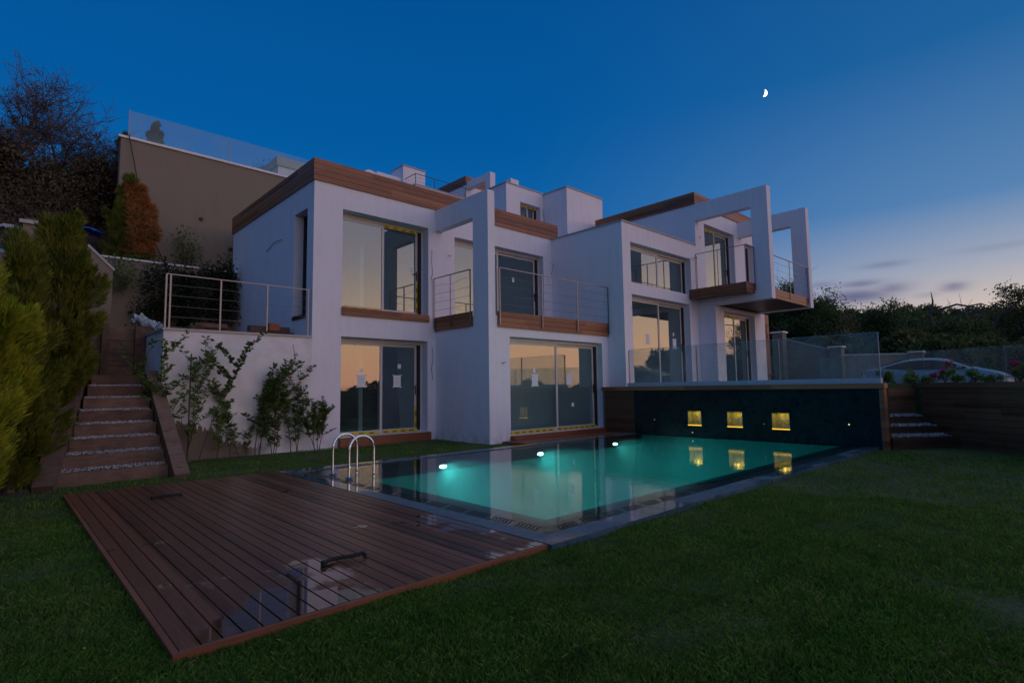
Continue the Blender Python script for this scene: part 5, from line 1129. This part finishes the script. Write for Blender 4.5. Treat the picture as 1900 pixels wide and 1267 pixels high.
# roadside walls with piers
R1 = thing('roadside_wall', (34, 10, 1), 'grey roadside wall with pale coping and two piers seen through the glass balustrade', 'wall')
def wallseg(par, a_, b2, z0, z1, z2, cap=True):
    a_, b2 = Vector(a_), Vector(b2); d = (b2 - a_).normalized(); s_ = Vector((-d.y, d.x)) * .12; bm = MB()
    v = [(a_.x - s_.x, a_.y - s_.y), (b2.x - s_.x, b2.y - s_.y), (b2.x + s_.x, b2.y + s_.y), (a_.x + s_.x, a_.y + s_.y)]; zt = [z1, z2, z2, z1]
    bm.v = [(x_, y_, z0) for x_, y_ in v] + [(v[i][0], v[i][1], zt[i]) for i in range(4)]; bm.f = [(3, 2, 1, 0), (4, 5, 6, 7), (0, 1, 5, 4), (1, 2, 6, 5), (2, 3, 7, 6), (3, 0, 4, 7)]; bm.build('wall_face', 'concrete', par)
    bm = MB(); s2 = s_ * 1.35; v = [(a_.x - s2.x, a_.y - s2.y), (b2.x - s2.x, b2.y - s2.y), (b2.x + s2.x, b2.y + s2.y), (a_.x + s2.x, a_.y + s2.y)]
    bm.v = [(v[i][0], v[i][1], zt[i] + .003) for i in range(4)] + [(v[i][0], v[i][1], zt[i] + .08) for i in range(4)]; bm.f = [(3, 2, 1, 0), (4, 5, 6, 7), (0, 1, 5, 4), (1, 2, 6, 5), (2, 3, 7, 6), (3, 0, 4, 7)]; bm.build('coping', 'cap', par)
def pier(par, a_, z0, z1, w_=.25): MB().box(a_[0] - w_, a_[0] + w_, a_[1] - w_, a_[1] + w_, z0, z1).build('pier', 'concrete', par); MB().box(a_[0] - w_ - .06, a_[0] + w_ + .06, a_[1] - w_ - .06, a_[1] + w_ + .06, z1, z1 + .08).build('pier_cap', 'whitecap', par)
wallseg(R1, pol(20.7, 31), pol(16.4, 30.5), .6, 3.72, 2.95); pier(R1, pol(20.9, 30.6), .6, 3.98); pier(R1, pol(16.3, 30.3), .6, 3.12)
R2 = thing('roadside_wall', (35, 6, 1), 'lower grey wall with one white-capped pier behind the car boot', 'wall')
wallseg(R2, pol(16.0, 31.5), pol(10.6, 33), .6, 2.78, 2.78); pier(R2, pol(10.55, 32.8), .6, 2.85)

# ------------------------------------------------------------------ car
def car(loc, rz):
    CR = thing('parked_car', (0, 0, 0), 'silver blue coupe parked beyond the glass fence', 'car'); S_ = []
    prof = [(-2.22, .62, .80), (-2.15, .98, .86), (-1.95, 1.05, .88), (-1.62, 1.08, .89), (-1.25, 1.22, .89), (-.85, 1.34, .89), (-.4, 1.395, .89), (.1, 1.38, .89), (.5, 1.31, .885), (.9, 1.15, .87), (1.25, .97, .85), (1.6, .90, .84), (1.95, .80, .80), (2.18, .62, .70)]
    bm = MB(); sec = []
    for (x_, zt, w_) in prof:
        belt = min(.93, zt - .05); gh = max(0, zt - 1.0) / .4; wr = w_ * (.97 - .20 * min(1, gh)) - .02; lo_ = .22 if abs(x_) < 2.1 else .34
        sec.append([(x_, -w_ * .96, lo_), (x_, -w_, .5), (x_, -w_ * .985, min(.75, belt - .03)), (x_, -w_ * .955, belt), (x_, -wr, zt - .05), (x_, -wr * .80, zt - .008), (x_, 0, zt + .012), (x_, wr * .80, zt - .008), (x_, wr, zt - .05), (x_, w_ * .955, belt), (x_, w_ * .985, min(.75, belt - .03)), (x_, w_, .5), (x_, w_ * .96, lo_)])
    K = len(sec[0])
    for s_ in sec: bm.v += s_
    for i in range(len(sec) - 1):
        for j in range(K - 1): bm.f.append((i * K + j, (i + 1) * K + j, (i + 1) * K + j + 1, i * K + j + 1))
    bm.f.append(tuple(range(K))); bm.f.append(tuple((len(sec) - 1) * K + j for j in range(K))[::-1])
    body = bm.build('body', 'paint', CR, smooth=True); ss = body.modifiers.new('s', 'SUBSURF'); ss.levels = 2; ss.render_levels = 2
    def ztop(x_): return float(np.interp(x_, [p_[0] for p_ in prof], [p_[1] for p_ in prof]))
    for sgn in (-1, 1):   # side glass, arched like the photo's coupe
        xs_ = np.linspace(-1.55, 1.02, 22); gm_ = MB(); up__, dn__ = [], []
        for x_ in xs_:
            w_ = .89; zt = ztop(x_); gh = max(0, zt - 1.0) / .4; wr = w_ * (.97 - .20 * min(1, gh)) - .02; z1 = max(.945, zt - .10); z0 = .94 + (max(0, (-x_ - .6)) * .10)
            z1 = max(z1, z0 + .002)
            def yw(z_): t_ = (z_ - .93) / max(.05, (zt - .05 - .93)); return sgn * (w_ * .955 + (wr - w_ * .955) * min(1, max(0, t_)) + .012)
            dn__.append((x_, yw(z0), z0)); up__.append((x_, yw(z1), z1))
        for i in range(len(xs_) - 1): gm_.quad(dn__[i], dn__[i + 1], up__[i + 1], up__[i])
        gm_.build('side_window', 'carglass', CR)
    ws = MB(); ws.quad((.60, -.60, 1.285), (1.18, -.72, 1.018), (1.18, .72, 1.018), (.60, .60, 1.285)); ws.build('windscreen', 'carglass', CR)
    ws = MB(); ws.quad((-1.60, -.62, 1.10), (-.95, -.58, 1.335), (-.95, .58, 1.335), (-1.60, .62, 1.10)); ws.build('rear_window', 'carglass', CR)
    MB().box(-2.28, -2.02, -.60, .60, 1.13, 1.16).build('spoiler', 'paint', CR)
    for s_ in (-1, 1): MB().box(.78, .92, s_ * .90, s_ * 1.02, .98, 1.08).build('mirror', 'paint', CR); MB().box(2.10, 2.2, s_ * .45, s_ * .68, .60, .70).build('headlight', 'whitecap', CR); MB().box(-2.235, -2.2, s_ * .5, s_ * .72, .78, .88).build('tail_light', 'brick', CR)
    for x_ in (-1.32, 1.35):
        for s_ in (-1, 1):
            w_ = MB().tube([(x_, s_ * .72, .32), (x_, s_ * .74, .32), (x_, s_ * .90, .32), (x_, s_ * .915, .32)], [.29, .32, .32, .28], 24).build('wheel', 'black', CR); MB().tube([(x_, s_ * .90, .32), (x_, s_ * .925, .32)], .20, 16).build('rim', 'rim', w_)
    CR.location = loc; CR.rotation_euler = (0, 0, rz); ROOT[CR.name] = Vector(loc)
    return CR
car((25.6, 4.25, .95), math.radians(-90))

# ------------------------------------------------------------------ moon
MD = Vector((.83581531, .32218313, .44453437)); R0 = 1500; c0 = MD * R0 + Vector((0, 0, CAMZ)); rr = R0 * 6.3 / 1100
sx_ = r2; sy_ = u2; ang = math.radians(-14); ex = sx_ * math.cos(ang) + sy_ * math.sin(ang); ey = -sx_ * math.sin(ang) + sy_ * math.cos(ang)
n = 25; bm = MB(); front = []
for i in range(n):
    a = -math.pi / 2 + math.pi * i / (n - 1)
    o_ = c0 + ex * math.cos(a) * rr + ey * math.sin(a) * rr; i_ = c0 + ex * (math.cos(a) * rr * .28) + ey * math.sin(a) * rr; md = (o_ + i_) / 2 - MD * rr * .5 * math.cos(a)
    bm.v += [tuple(o_), tuple(md), tuple(i_)]
for i in range(n - 1):
    for j in range(2): bm.f.append((i * 3 + j, i * 3 + j + 1, i * 3 + j + 4, i * 3 + j + 3))
tag(bm.build('moon', 'moon'), 'bright white crescent moon high in the blue sky', 'moon')
